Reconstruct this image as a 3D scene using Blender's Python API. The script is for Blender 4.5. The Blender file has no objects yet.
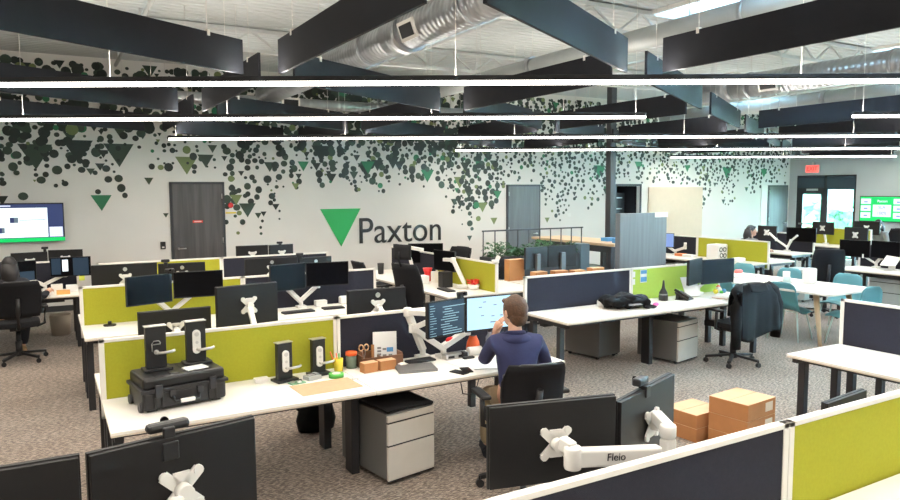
import bpy, bmesh, math, random
from mathutils import Vector, Matrix, Euler
R = math.radians
PI = math.pi
scene = bpy.context.scene
COL = scene.collection

# ------------------------------------------------------------------ materials
MATS = {}
def mat(name, color, rough=0.6, metal=0.0, var=0.0, vscale=8.0, bump=0.0, bscale=120.0, emit=None, estr=0.0,
        trans=0.0, stretch=None, spec=0.5, coat=0.0, alpha=1.0):
    if name in MATS: return MATS[name]
    m = bpy.data.materials.new(name); m.use_nodes = True
    nt = m.node_tree; b = nt.nodes['Principled BSDF']
    c = (*color, 1)
    b.inputs['Base Color'].default_value = c
    b.inputs['Roughness'].default_value = rough
    b.inputs['Metallic'].default_value = metal
    b.inputs['Specular IOR Level'].default_value = spec
    b.inputs['Coat Weight'].default_value = coat
    b.inputs['Transmission Weight'].default_value = trans
    b.inputs['Alpha'].default_value = alpha
    tc = nt.nodes.new('ShaderNodeTexCoord'); mp = nt.nodes.new('ShaderNodeMapping')
    nt.links.new(tc.outputs['Object'], mp.inputs['Vector'])
    if stretch: mp.inputs['Scale'].default_value = stretch
    if var > 0:
        n = nt.nodes.new('ShaderNodeTexNoise'); n.inputs['Scale'].default_value = vscale
        n.inputs['Detail'].default_value = 5
        nt.links.new(mp.outputs[0], n.inputs['Vector'])
        r = nt.nodes.new('ShaderNodeMapRange'); r.inputs['From Min'].default_value = .25; r.inputs['From Max'].default_value = .75
        r.inputs['To Min'].default_value = 1 - var; r.inputs['To Max'].default_value = 1 + var
        nt.links.new(n.outputs['Fac'], r.inputs['Value'])
        mx = nt.nodes.new('ShaderNodeVectorMath'); mx.operation = 'SCALE'
        mx.inputs[0].default_value = color
        nt.links.new(r.outputs[0], mx.inputs['Scale'])
        nt.links.new(mx.outputs[0], b.inputs['Base Color'])
    if bump > 0:
        n2 = nt.nodes.new('ShaderNodeTexNoise'); n2.inputs['Scale'].default_value = bscale
        nt.links.new(mp.outputs[0], n2.inputs['Vector'])
        bp = nt.nodes.new('ShaderNodeBump'); bp.inputs['Strength'].default_value = bump; bp.inputs['Distance'].default_value = .004
        nt.links.new(n2.outputs['Fac'], bp.inputs['Height']); nt.links.new(bp.outputs[0], b.inputs['Normal'])
    if emit:
        b.inputs['Emission Color'].default_value = (*emit, 1); b.inputs['Emission Strength'].default_value = estr
    MATS[name] = m
    return m

def wood_mat(name, c1, c2, scale=(1, 1, .12), ws=7.0, rough=.5):
    m = mat(name, c1, rough); nt = m.node_tree; b = nt.nodes['Principled BSDF']
    mp = nt.nodes['Mapping']; mp.inputs['Scale'].default_value = scale
    n = nt.nodes.new('ShaderNodeTexNoise'); n.inputs['Scale'].default_value = ws; n.inputs['Detail'].default_value = 6
    n.inputs['Distortion'].default_value = .6
    nt.links.new(mp.outputs[0], n.inputs['Vector'])
    r = nt.nodes.new('ShaderNodeValToRGB'); r.color_ramp.elements[0].position = .32; r.color_ramp.elements[1].position = .68
    r.color_ramp.elements[0].color = (*c1, 1); r.color_ramp.elements[1].color = (*c2, 1)
    nt.links.new(n.outputs['Fac'], r.inputs[0]); nt.links.new(r.outputs[0], b.inputs['Base Color'])
    return m

def carpet_mat():
    m = mat('carpet', (.2, .17, .15), .95, spec=.2); nt = m.node_tree; b = nt.nodes['Principled BSDF']
    tc = nt.nodes['Texture Coordinate']
    def mapping(s, rot=0):
        q = nt.nodes.new('ShaderNodeMapping'); q.inputs['Scale'].default_value = s; q.inputs['Rotation'].default_value = (0, 0, rot)
        nt.links.new(tc.outputs['Object'], q.inputs['Vector']); return q
    a = nt.nodes.new('ShaderNodeTexNoise'); a.inputs['Scale'].default_value = 26; a.inputs['Detail'].default_value = 4
    nt.links.new(mapping((1, 3.2, 1), R(-30)).outputs[0], a.inputs['Vector'])
    f = nt.nodes.new('ShaderNodeTexNoise'); f.inputs['Scale'].default_value = 90; f.inputs['Detail'].default_value = 2
    nt.links.new(mapping((1, 2, 1), R(-30)).outputs[0], f.inputs['Vector'])
    br = nt.nodes.new('ShaderNodeTexBrick'); br.inputs['Scale'].default_value = 1.0
    br.inputs['Brick Width'].default_value = 1.0; br.inputs['Row Height'].default_value = .25
    br.inputs['Mortar Size'].default_value = .0; br.inputs['Color1'].default_value = (.35, .35, .35, 1); br.inputs['Color2'].default_value = (.65, .65, .65, 1)
    nt.links.new(mapping((1, 1, 1), 0).outputs[0], br.inputs['Vector'])
    ad = nt.nodes.new('ShaderNodeMath'); ad.operation = 'MULTIPLY_ADD'; ad.inputs[1].default_value = .35
    nt.links.new(f.outputs['Fac'], ad.inputs[0]); nt.links.new(a.outputs['Fac'], ad.inputs[2])
    ad2 = nt.nodes.new('ShaderNodeMath'); ad2.operation = 'MULTIPLY_ADD'; ad2.inputs[1].default_value = .12
    nt.links.new(br.outputs['Color'], ad2.inputs[0]); nt.links.new(ad.outputs[0], ad2.inputs[2])
    r = nt.nodes.new('ShaderNodeValToRGB')
    e = r.color_ramp.elements; e[0].position = .56; e[1].position = .90
    e[0].color = (.055, .038, .028, 1); e[1].color = (.50, .40, .32, 1)
    k = r.color_ramp.elements.new(.72); k.color = (.18, .135, .103, 1)
    nt.links.new(ad2.outputs[0], r.inputs[0]); nt.links.new(r.outputs[0], b.inputs['Base Color'])
    b.inputs['Sheen Weight'].default_value = .3; b.inputs['Sheen Roughness'].default_value = .45
    bp = nt.nodes.new('ShaderNodeBump'); bp.inputs['Strength'].default_value = .5; bp.inputs['Distance'].default_value = .006
    nt.links.new(f.outputs['Fac'], bp.inputs['Height']); nt.links.new(bp.outputs[0], b.inputs['Normal'])
    return m

def deck_mat():
    m = mat('roof_deck', (.56, .58, .57), .7); nt = m.node_tree; b = nt.nodes['Principled BSDF']
    w = nt.nodes.new('ShaderNodeTexWave'); w.wave_type = 'BANDS'; w.bands_direction = 'Y'; w.inputs['Scale'].default_value = 2.1
    w.wave_profile = 'TRI'
    nt.links.new(nt.nodes['Mapping'].outputs[0], w.inputs['Vector'])
    bp = nt.nodes.new('ShaderNodeBump'); bp.inputs['Strength'].default_value = .8; bp.inputs['Distance'].default_value = .05
    nt.links.new(w.outputs['Fac'], bp.inputs['Height']); nt.links.new(bp.outputs[0], b.inputs['Normal'])
    return m

def duct_mat(name='galvanised_spiral', axis='Y'):
    m = mat(name, (.40, .41, .42), .30, .85, var=.25, vscale=5); nt = m.node_tree; b = nt.nodes['Principled BSDF']
    w = nt.nodes.new('ShaderNodeTexWave'); w.wave_type = 'BANDS'; w.bands_direction = axis; w.inputs['Scale'].default_value = 3.6
    w.wave_profile = 'SIN'
    nt.links.new(nt.nodes['Mapping'].outputs[0], w.inputs['Vector'])
    bp = nt.nodes.new('ShaderNodeBump'); bp.inputs['Strength'].default_value = .55; bp.inputs['Distance'].default_value = .012
    nt.links.new(w.outputs['Fac'], bp.inputs['Height']); nt.links.new(bp.outputs[0], b.inputs['Normal'])
    return m

M_carpet = carpet_mat(); M_deck = deck_mat()
M_wall = mat('wall_paint', (.74, .72, .68), .85, var=.03, vscale=1.5, bump=.05)
M_wallb = mat('wall_paint_grey', (.52, .57, .58), .85, var=.03, vscale=1.5, bump=.05)
M_top = mat('white_laminate', (.83, .80, .74), .42, var=.02, vscale=3)
M_edge = mat('maple_edge', (.62, .53, .42), .5, var=.05)
M_alu = mat('white_frame', (.80, .77, .71), .4)
M_green = mat('green_fabric', (.385, .375, .03), .9, var=.05, vscale=60, bump=.4, bscale=500, spec=.2)
M_green_lit = mat('green_fabric_lit', (.42, .56, .10), .9, var=.05, vscale=60, bump=.4, bscale=500, spec=.2)  # same green fabric, brightening by cool daylight put into the colour
M_char = mat('charcoal_fabric', (.024, .024, .034), .9, var=.08, vscale=60, bump=.4, bscale=500, spec=.2)
M_blk = mat('black_plastic', (.010, .010, .011), .45, var=.1, vscale=5)
M_blkm = mat('black_powder_steel', (.02, .02, .023), .5)
M_scr = mat('monitor_glass', (.003, .003, .004), .30, spec=.07)
M_back = mat('monitor_back', (.013, .0125, .013), .5, var=.12, vscale=3, spec=.3)
M_wht = mat('white_plastic', (.80, .78, .74), .4)
M_silver = mat('brushed_metal', (.62, .60, .58), .32, .9)
M_gryped = mat('silver_grey_steel', (.60, .56, .50), .5, .0, var=.04)
M_dgryped = mat('grey_steel_side', (.16, .16, .155), .45, .2)
M_baf = mat('baffle_felt', (.013, .014, .019), .7, var=.15, vscale=4, bump=.15, bscale=200, spec=.35)
M_duct = duct_mat(); M_ductx = duct_mat('galvanised_spiral_cross', 'X')
M_ductg = mat('painted_duct', (.38, .40, .39), .55, .3, var=.08, vscale=3)
M_mesh = mat('mesh_fabric', (.012, .012, .014), .85, bump=.6, bscale=700, spec=.2)
M_seat = mat('seat_fabric', (.018, .018, .02), .9, bump=.4, bscale=400, spec=.2)
M_leather = mat('black_leather', (.007, .0075, .008), .6, var=.2, vscale=9, bump=.4, bscale=25, spec=.12)
M_teal = mat('teal_shell', (.10, .30, .34), .45)
M_tealleg = mat('pale_green_leg', (.55, .68, .64), .4)
M_oak = wood_mat('pale_wood', (.55, .40, .25), (.66, .50, .33))
M_doorw = wood_mat('dark_door_veneer', (.050, .044, .042), (.095, .085, .080), scale=(1, 1, .06), ws=14)
M_doorg = wood_mat('grey_door_veneer', (.10, .105, .11), (.15, .155, .16), scale=(1, 1, .06), ws=14)
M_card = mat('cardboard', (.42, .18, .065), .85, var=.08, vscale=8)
M_cardt = mat('cardboard_lit_top', (.60, .36, .20), .85, var=.06, vscale=8)  # same cardboard, light falling on the tops put into the colour
M_navy = mat('navy_shirt', (.022, .026, .085), .85, var=.1, vscale=10, bump=.2, bscale=60)
M_skin = mat('skin', (.62, .36, .25), .55)
M_hair = mat('brown_hair', (.085, .040, .019), .6, var=.35, vscale=60, bump=.8, bscale=90)
M_dhair = mat('dark_hair', (.012, .010, .010), .55, bump=.6, bscale=90)
M_khaki = mat('khaki_cloth', (.36, .27, .16), .85)
M_black = mat('black_cloth', (.012, .014, .020), .85, bump=.3, bscale=80)
M_greyc = mat('grey_cloth', (.22, .22, .22), .85, bump=.3, bscale=80)
M_orange = mat('orange_plastic', (.85, .13, .03), .35)
M_red = mat('red_plastic', (.70, .02, .02), .35)
M_yellow = mat('yellow_plastic', (.72, .55, .04), .4)
M_greenp = mat('bright_green_plastic', (.08, .42, .06), .4)
M_pcb = mat('circuit_board_green', (.16, .34, .20), .5, var=.5, vscale=60)
M_paper = mat('paper', (.80, .80, .78), .8)
M_tan = mat('tan_mat', (.58, .36, .21), .8, var=.06, vscale=20)
M_brownw = wood_mat('brown_wood', (.14, .065, .035), (.24, .115, .06), scale=(.2, 1, 1), ws=14)
M_panelg = wood_mat('grey_panel', (.125, .14, .155), (.17, .185, .205), scale=(1, 1, .05), ws=16)
M_beige = mat('beige_board', (.62, .50, .38), .7, var=.03)
M_pole = mat('grey_column_paint', (.035, .038, .042), .6)
M_leaf1 = mat('vinyl_black_green', (.012, .022, .016), .6)
M_leaf2 = mat('vinyl_dark_green', (.03, .055, .035), .6)
M_leaf3 = mat('vinyl_olive', (.16, .20, .07), .6)
M_leaf4 = mat('vinyl_green', (.02, .17, .07), .6)
M_logo = mat('logo_green', (.01, .36, .07), .5)
M_ink = mat('black_lettering', (.006, .006, .006), .5)
M_plant = mat('plant_leaf', (.02, .085, .022), .5, var=.4, vscale=30)
M_glass = mat('window_glass', (.95, 1, 1), 0.02, trans=1.0)
M_tree = mat('tree_leaves', (.16, .30, .20), .9, var=.5, vscale=4, spec=.1)
M_lamp = mat('lamp_diffuser', (1, 1, 1), .4, emit=(1, .93, .86), estr=9)
M_pink = mat('pink_plastic', (.75, .12, .35), .5)
M_jade = mat('jade_plastic', (.10, .48, .38), .5)
M_blue = mat('blue_plastic', (.08, .28, .55), .5)
def emis(name, c, s): return mat(name, tuple(x * .3 for x in c), .4, emit=c, estr=s)
E_white = emis('screen_white', (.85, .95, 1), 1.15)
E_green = emis('screen_green', (.0, .75, .16), .75)
E_navy = emis('screen_navy', (.03, .05, .16), .8)
E_code = emis('screen_code', (.008, .028, .055), .9)
E_text = emis('screen_text', (.35, .55, .62), .8)
E_blue = emis('screen_pale_blue', (.50, .80, .95), .95)
E_periw = emis('screen_periwinkle', (.24, .36, .72), .8)
E_lav = emis('screen_lavender', (.75, .80, 1), 1.0)
E_exit = emis('exit_red', (.45, .0, .0), 1.0)
E_mid = emis('screen_grey', (.20, .28, .34), .6)

# ------------------------------------------------------------------ mesh helpers
class MB:
    def __init__(s): s.bm = bmesh.new(); s.mi = 0
    def _add(s, verts, faces, M=None, smooth=False):
        vs = [s.bm.verts.new((M @ Vector(v)) if M is not None else v) for v in verts]
        for f in faces:
            try:
                fc = s.bm.faces.new([vs[i] for i in f]); fc.material_index = s.mi; fc.smooth = smooth
            except ValueError: pass
        return vs
    def box(s, c, d, M=None, rot=None):
        x, y, z = [k / 2 for k in d]
        vv = [(sx * x, sy * y, sz * z) for sx in (-1, 1) for sy in (-1, 1) for sz in (-1, 1)]
        T = Matrix.Translation(c)
        if rot: T = T @ Euler(rot).to_matrix().to_4x4()
        if M is not None: T = M @ T
        s._add(vv, [(0, 1, 3, 2), (4, 6, 7, 5), (0, 4, 5, 1), (2, 3, 7, 6), (0, 2, 6, 4), (1, 5, 7, 3)], T); return s
    def bb(s, x0, x1, y0, y1, z0, z1): return s.box(((x0+x1)/2, (y0+y1)/2, (z0+z1)/2), (abs(x1-x0), abs(y1-y0), abs(z1-z0)))
    def bar(s, p, q, w, h, up=(0, 0, 1)):
        p, q = Vector(p), Vector(q); d = q - p; L = d.length; d.normalize(); u = Vector(up)
        if abs(d.dot(u)) > .99: u = Vector((0, 1, 0))
        sx = d.cross(u).normalized(); uz = sx.cross(d)
        M = Matrix((sx, d, uz)).transposed().to_4x4(); M.translation = (p + q) / 2
        return s.box((0, 0, 0), (w, L, h), M)
    def cyl(s, p, q, r, r2=None, n=16, cap=True):
        p, q = Vector(p), Vector(q); d = (q - p).normalized(); u = Vector((0, 0, 1)) if abs(d.z) < .99 else Vector((1, 0, 0))
        a = d.cross(u).normalized(); b = d.cross(a); r2 = r if r2 is None else r2
        vv = [tuple(p + (a * math.cos(t) + b * math.sin(t)) * r) for t in [2*PI*i/n for i in range(n)]]
        vv += [tuple(q + (a * math.cos(t) + b * math.sin(t)) * r2) for t in [2*PI*i/n for i in range(n)]]
        vs = s._add(vv, [(i, (i+1) % n, n+(i+1) % n, n+i) for i in range(n)], None, True)
        if cap:
            for ring in (vs[:n][::-1], vs[n:]):
                try: f = s.bm.faces.new(ring); f.material_index = s.mi
                except ValueError: pass
        return s
    def tube(s, pts, r, n=8):
        pts = [Vector(p) for p in pts]; rings = []
        for i, p in enumerate(pts):
            d = (pts[min(i+1, len(pts)-1)] - pts[max(i-1, 0)]).normalized()
            u = Vector((0, 0, 1)) if abs(d.z) < .95 else Vector((1, 0, 0))
            a = d.cross(u).normalized(); b = d.cross(a)
            rr = r[i] if isinstance(r, (list, tuple)) else r
            rings.append([s.bm.verts.new(p + (a*math.cos(2*PI*k/n) + b*math.sin(2*PI*k/n)) * rr) for k in range(n)])
        for i in range(len(rings)-1):
            for k in range(n):
                f = s.bm.faces.new((rings[i][k], rings[i][(k+1) % n], rings[i+1][(k+1) % n], rings[i+1][k])); f.smooth = True; f.material_index = s.mi
        for rg in (rings[0][::-1], rings[-1]):
            f = s.bm.faces.new(rg); f.material_index = s.mi
        return s
    def lathe(s, prof, c=(0, 0, 0), n=20, sx=1, sy=1):
        rings = []
        for (r, z) in prof:
            rings.append([s.bm.verts.new((c[0]+sx*max(r, 1e-4)*math.cos(2*PI*k/n), c[1]+sy*max(r, 1e-4)*math.sin(2*PI*k/n), c[2]+z)) for k in range(n)])
        for i in range(len(rings)-1):
            for k in range(n):
                f = s.bm.faces.new((rings[i][k], rings[i][(k+1) % n], rings[i+1][(k+1) % n], rings[i+1][k])); f.smooth = True; f.material_index = s.mi
        for rg in (rings[0][::-1], rings[-1]):
            try: f = s.bm.faces.new(rg); f.material_index = s.mi
            except ValueError: pass
        return s
    def prism(s, poly, h, M=None):
        n = len(poly)
        vv = [(x, y, 0) for x, y in poly] + [(x, y, h) for x, y in poly]
        s._add(vv, [tuple(range(n))[::-1], tuple(range(n, 2*n))] + [(i, (i+1) % n, n+(i+1) % n, n+i) for i in range(n)], M); return s
    def sheet(s, fn, nu, nv, th=0.0, smooth=True):
        """fn(u,v)->point ; closed slab of thickness th along the local normal"""
        g = [[Vector(fn(i/nu, j/nv)) for j in range(nv+1)] for i in range(nu+1)]
        def nrm(i, j):
            a = g[min(i+1, nu)][j] - g[max(i-1, 0)][j]; b = g[i][min(j+1, nv)] - g[i][max(j-1, 0)]
            c = a.cross(b); return c.normalized() if c.length > 1e-9 else Vector((0, 0, 1))
        A = [[s.bm.verts.new(g[i][j] + nrm(i, j)*th/2) for j in range(nv+1)] for i in range(nu+1)]
        B = [[s.bm.verts.new(g[i][j] - nrm(i, j)*th/2) for j in range(nv+1)] for i in range(nu+1)]
        def F(q):
            try: f = s.bm.faces.new(q); f.smooth = smooth; f.material_index = s.mi
            except ValueError: pass
        for i in range(nu):
            for j in range(nv):
                F((A[i][j], A[i+1][j], A[i+1][j+1], A[i][j+1])); F((B[i][j], B[i][j+1], B[i+1][j+1], B[i+1][j]))
        for i in range(nu):
            F((A[i][0], B[i][0], B[i+1][0], A[i+1][0])); F((A[i][nv], A[i+1][nv], B[i+1][nv], B[i][nv]))
        for j in range(nv):
            F((A[0][j], A[0][j+1], B[0][j+1], B[0][j])); F((A[nu][j], B[nu][j], B[nu][j+1], A[nu][j+1]))
        return s
    def ball(s, c, r, sc=(1, 1, 1), n=14, jit=0, rnd=None):
        vs0 = len(s.bm.verts); M = Matrix.Translation(c) @ Matrix.Diagonal((*[r*k for k in sc], 1))
        ret = bmesh.ops.create_icosphere(s.bm, subdivisions=2 if n < 20 else 3, radius=1, matrix=M)
        for v in ret['verts']:
            if jit: v.co += Vector((rnd.uniform(-jit, jit), rnd.uniform(-jit, jit), rnd.uniform(-jit, jit)))
            for f in v.link_faces: f.smooth = True; f.material_index = s.mi
        return s
    def build(s, name, m, parent=None, bevel=0, sub=0):
        me = bpy.data.meshes.new(name)
        bmesh.ops.recalc_face_normals(s.bm, faces=s.bm.faces[:]); s.bm.to_mesh(me); s.bm.free()
        for k in (m if isinstance(m, (list, tuple)) else [m]): me.materials.append(k)
        o = bpy.data.objects.new(name, me); COL.objects.link(o)
        if parent: o.parent = parent
        if bevel:
            b = o.modifiers.new('Bevel', 'BEVEL'); b.width = bevel; b.segments = 2; b.limit_method = 'ANGLE'; b.angle_limit = R(40)
        if sub:
            q = o.modifiers.new('Sub', 'SUBSURF'); q.levels = sub; q.render_levels = sub
        return o

def tag(o, label, cat, group=None):
    o['label'] = label; o['category'] = cat
    if group: o['group'] = group
    return o
def thing(name, label, cat, loc=(0, 0, 0), rz=0, group=None):
    o = bpy.data.objects.new(name, None); COL.objects.link(o); o.empty_display_size = .05
    o.location = loc; o.rotation_euler = (0, 0, R(rz)); return tag(o, label, cat, group)
def struct(o): o['kind'] = 'structure'; return o
def text_obj(name, body, size, m, parent, loc, rot, depth=.004, align='CENTER', sx=1.0):
    cu = bpy.data.curves.new(name, 'FONT'); cu.body = body; cu.size = size; cu.extrude = depth/2; cu.align_x = align; cu.align_y = 'CENTER'
    t = bpy.data.objects.new(name, cu); COL.objects.link(t)
    bpy.context.view_layer.update()
    me = bpy.data.meshes.new_from_object(t.evaluated_get(bpy.context.evaluated_depsgraph_get()))
    bpy.data.objects.remove(t)
    o = bpy.data.objects.new(name, me); COL.objects.link(o); me.materials.clear(); me.materials.append(m)
    o.location = loc; o.rotation_euler = rot; o.scale = (sx, 1, 1)
    if parent: o.parent = parent
    return o

# ------------------------------------------------------------------ camera
H = 2.1
cam = bpy.data.cameras.new('camera'); co = bpy.data.objects.new('camera', cam); COL.objects.link(co)
cam.sensor_width = 36; cam.lens = 36 * 700 / 900; cam.clip_start = .05; cam.clip_end = 200
yaw, pitch, roll = R(60), R(4.9), R(.25)
fw = Vector((math.cos(yaw)*math.cos(pitch), math.sin(yaw)*math.cos(pitch), -math.sin(pitch)))
rt0 = Vector((math.sin(yaw), -math.cos(yaw), 0)); up0 = rt0.cross(fw)
rt = rt0*math.cos(roll) - up0*math.sin(roll); up = rt0*math.sin(roll) + up0*math.cos(roll)
Mx = Matrix((rt, up, -fw)).transposed().to_4x4(); Mx.translation = (0, 0, H); co.matrix_world = Mx
scene.camera = co
def proj(p):
    v = Vector(p) - Vector((0, 0, H)); w = v.dot(fw)
    return (450 + 700*v.dot(rt)/w, 250 - 700*v.dot(up)/w, w)

# ------------------------------------------------------------------ room shell
WY, WX, CZ = 14.0, 20.6, 4.45
XL, YS = -6.0, -4.5
struct(MB().bb(XL, WX, YS, WY, -.1, 0).build('floor', M_carpet))
# ceiling with skylight openings
def slab_with_holes(axis, name, a0, a1, b0, b1, c0, c1, holes, m):
    """axis 'z': slab over x(a) y(b), thickness z(c). 'x': wall over y(a) z(b). 'y': wall over x(a) z(b)"""
    As = sorted({a0, a1, *[h[0] for h in holes], *[h[1] for h in holes]})
    mb = MB()
    for i in range(len(As)-1):
        s0, s1 = As[i], As[i+1]
        cuts = sorted([(h[2], h[3]) for h in holes if h[0] <= s0 + 1e-6 and h[1] >= s1 - 1e-6])
        segs = []; cur = b0
        for (u, v) in cuts:
            if u > cur: segs.append((cur, u))
            cur = v
        if cur < b1: segs.append((cur, b1))
        for (u, v) in segs:
            if axis == 'z': mb.bb(s0, s1, u, v, c0, c1)
            if axis == 'x': mb.bb(c0, c1, s0, s1, u, v)
            if axis == 'y': mb.bb(s0, s1, c0, c1, u, v)
    return struct(mb.build(name, m))
SKY = [(7.1, 8.3, 5.4, 6.9), (4.7, 6.2, 2.3, 4.1), (7.1, 8.3, 1.0, 2.5), (12.2, 13.4, 5.4, 6.9), (12.2, 13.4, 1.0, 2.5), (12.2, 13.4, 9.6, 11.1), (16.6, 17.8, 5.4, 6.9), (16.6, 17.8, 1., 2.5)]  # second and third openings are unseen, added for cool light on the floor
slab_with_holes('z', 'ceiling', XL, WX, YS, WY, CZ, CZ+.12, SKY, M_deck)
D3 = (13.2, 14.07)
slab_with_holes('y', 'wall_back', XL, WX, 0, CZ, WY, WY+.12, [(D3[0], D3[1], 0, 2.18)], M_wall)
WIN_S = [(x, x+2.2, .9, 3.2) for x in (12.4, 15.8)]
slab_with_holes('y', 'wall_front', XL, WX, 0, CZ, YS-.12, YS, WIN_S, M_wall)
WIN_E = [(11.87, 13.75, 0, 2.5), (6.6, 9.8, .2, 3.0), (2.9, 6.1, .2, 3.0), (-.8, 2.4, .2, 3.0)]
slab_with_holes('x', 'wall_right', YS, WY, 0, CZ, WX, WX+.15, WIN_E, M_wallb)
struct(MB().bb(XL-.12, XL, YS, WY, 0, CZ).build('wall_left', M_wall))
for i, (x0, x1, y0, y1) in enumerate(SKY):
    w = MB().bb(x0, x1, y0, y1, CZ+.08, CZ+.1).build('window_%d' % (i+10), mat('skylight_diffuser', (.50, .53, .56), .3, trans=1.0)); struct(w)
    f = MB()
    for a, b, c, d in ((x0-.05, x0, y0-.05, y1+.05), (x1, x1+.05, y0-.05, y1+.05), (x0, x1, y0-.05, y0), (x0, x1, y1, y1+.05)): f.bb(a, b, c, d, CZ-.05, CZ+.0)
    f.build('skylight_frame', M_alu, w)
# window glazing right wall (other openings outside the view)
for i, (y0, y1, z0, z1) in enumerate(WIN_E[1:]):
    w = struct(MB().bb(WX+.06, WX+.08, y0, y1, z0, z1).build('window_%d' % (i+2), M_glass))
    f = MB(); 
    for a, b, c, d in ((y0, y0+.05, z0, z1), (y1-.05, y1, z0, z1), (y0, y1, z0, z0+.05), (y0, y1, z1-.05, z1), ((y0+y1)/2-.03, (y0+y1)/2+.03, z0, z1)): f.bb(WX+.03, WX+.11, a, b, c, d)
    f.build('window_frame', M_blkm, w)
for i, (x0, x1, z0, z1) in enumerate(WIN_S):
    w = struct(MB().bb(x0, x1, YS-.08, YS-.06, z0, z1).build('window_%d' % (i+5), M_glass))
    f = MB()
    for a, b, c, d in ((x0, x0+.05, z0, z1), (x1-.05, x1, z0, z1), (x0, x1, z0, z0+.05), (x0, x1, z1-.05, z1)): f.bb(a, b, YS-.11, YS-.03, c, d)
    f.build('window_frame', M_blkm, w)
# baseboard
struct(MB().bb(XL, D3[0], WY-.015, WY, 0, .1).bb(D3[1], WX, WY-.015, WY, 0, .1).build('baseboard_back', M_pole))
struct(MB().bb(WX-.015, WX, YS, 11.8, 0, .1).build('baseboard_right', M_pole))
# glazed exit door and side light in the right wall
t = struct(MB().bb(WX+.02, WX+.1, 11.87, 11.95, 0, 2.5).bb(WX+.02, WX+.1, 12.74, 12.86, 0, 2.5).bb(WX+.02, WX+.1, 13.64, 13.75, 0, 2.5)
           .bb(WX+.02, WX+.1, 11.87, 13.75, 2.42, 2.5).bb(WX+.02, WX+.1, 12.8, 13.7, 2.02, 2.12).bb(WX+.02, WX+.1, 11.9, 12.8, 2.08, 2.12).bb(WX+.02, WX+.1, 11.87, 13.75, 0, .06).build('window_1', M_blkm))
MB().bb(WX+.05, WX+.06, 11.95, 12.74, .06, 2.1).build('pane', M_glass, t)
MB().bb(WX+.05, WX+.06, 12.86, 13.64, 2.12, 2.42).bb(WX+.05, WX+.06, 11.95, 12.74, 2.12, 2.42).build('transom_pane', M_glass, t)
tag(MB().bb(WX-.03, WX-.01, 11.88, 12.74, 2.06, 2.46).cyl((WX-.02, 11.9, 2.44), (WX-.02, 12.74, 2.44), .028).build('roller_shade', mat('shade_cloth', (.035, .055, .07), .8)), 'dark roller shade lowered over the wide pane beside the glazed exit door', 'shade')
tag(MB().bb(WX-.03, WX-.01, 12.84, 13.68, 2.12, 2.46).cyl((WX-.02, 12.84, 2.44), (WX-.02, 13.68, 2.44), .028).build('roller_shade', MATS['shade_cloth']), 'dark roller shade lowered above the glazed exit door', 'shade')
dr = struct(MB().bb(WX+.02, WX+.08, 12.86, 12.95, .03, 2.02).bb(WX+.02, WX+.08, 13.55, 13.64, .03, 2.02).bb(WX+.02, WX+.08, 12.9, 13.6, 1.92, 2.02).bb(WX+.02, WX+.08, 12.9, 13.6, .03, .25).build('door_5', M_blkm))
MB().bb(WX+.045, WX+.055, 12.95, 13.55, .25, 1.92).build('pane', M_glass, dr)
MB().bar((WX-.03, 12.88, 1.0), (WX-.03, 13.62, 1.0), .04, .05).bb(WX-.04, WX+.02, 12.88, 12.91, .98, 1.02).bb(WX-.04, WX+.02, 13.59, 13.62, .98, 1.02).build('push_bar', M_silver, dr)
MB().bb(WX-.03, WX+.02, 13.05, 13.4, 2.03, 2.09).build('door_closer', M_silver, dr)

# wooden doors on the back wall
def wall_door(n, x0, x1, top, m, handle=-1):
    d = struct(MB().bb(x0, x1, WY-.04, WY+.0, .01, top).build('door_%d' % n, m, bevel=.003))
    MB().bb(x0-.045, x0, WY-.03, WY, 0, top+.045).bb(x1, x1+.045, WY-.03, WY, 0, top+.045).bb(x0-.045, x1+.045, WY-.03, WY, top, top+.045).build('door_frame', M_pole, d)
    hx = x0+.08 if handle < 0 else x1-.08
    s = 1 if handle < 0 else -1
    MB().cyl((hx, WY-.04, 1.02), (hx, WY-.09, 1.02), .02).cyl((hx, WY-.085, 1.02), (hx+.13*s, WY-.085, 1.02), .011).build('door_handle', M_silver, d)
    for z in (.3, 1.15, 2.0): MB().cyl((x1-.01 if handle < 0 else x0+.01, WY-.045, z-.05), (x1-.01 if handle < 0 else x0+.01, WY-.045, z+.05), .009).build('hinge', M_silver, d)
    return d
d1 = wall_door(1, 2.07, 2.98, 2.23, M_doorw)
sg = tag(MB().bb(2.42, 2.60, WY-.052, WY-.041, 1.50, 1.545).build('door_sign', mat('sign_red', (.75, .05, .03), .5)), 'small red sign on the dark wooden door left of the green triangle', 'sign')
MB().bb(2.445, 2.575, WY-.054, WY-.0522, 1.513, 1.532).build('pale_print', mat('sign_white', (.85, .62, .58), .5), sg)
wall_door(2, 9.70, 10.62, 2.18, M_doorg, 1)
wall_door(4, 19.55, 20.45, 2.16, M_doorw, 1)
MATS['skylight_diffuser'].node_tree.nodes['Principled BSDF'].inputs['Base Color'].default_value = (.55, .57, .60, 1)
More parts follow.
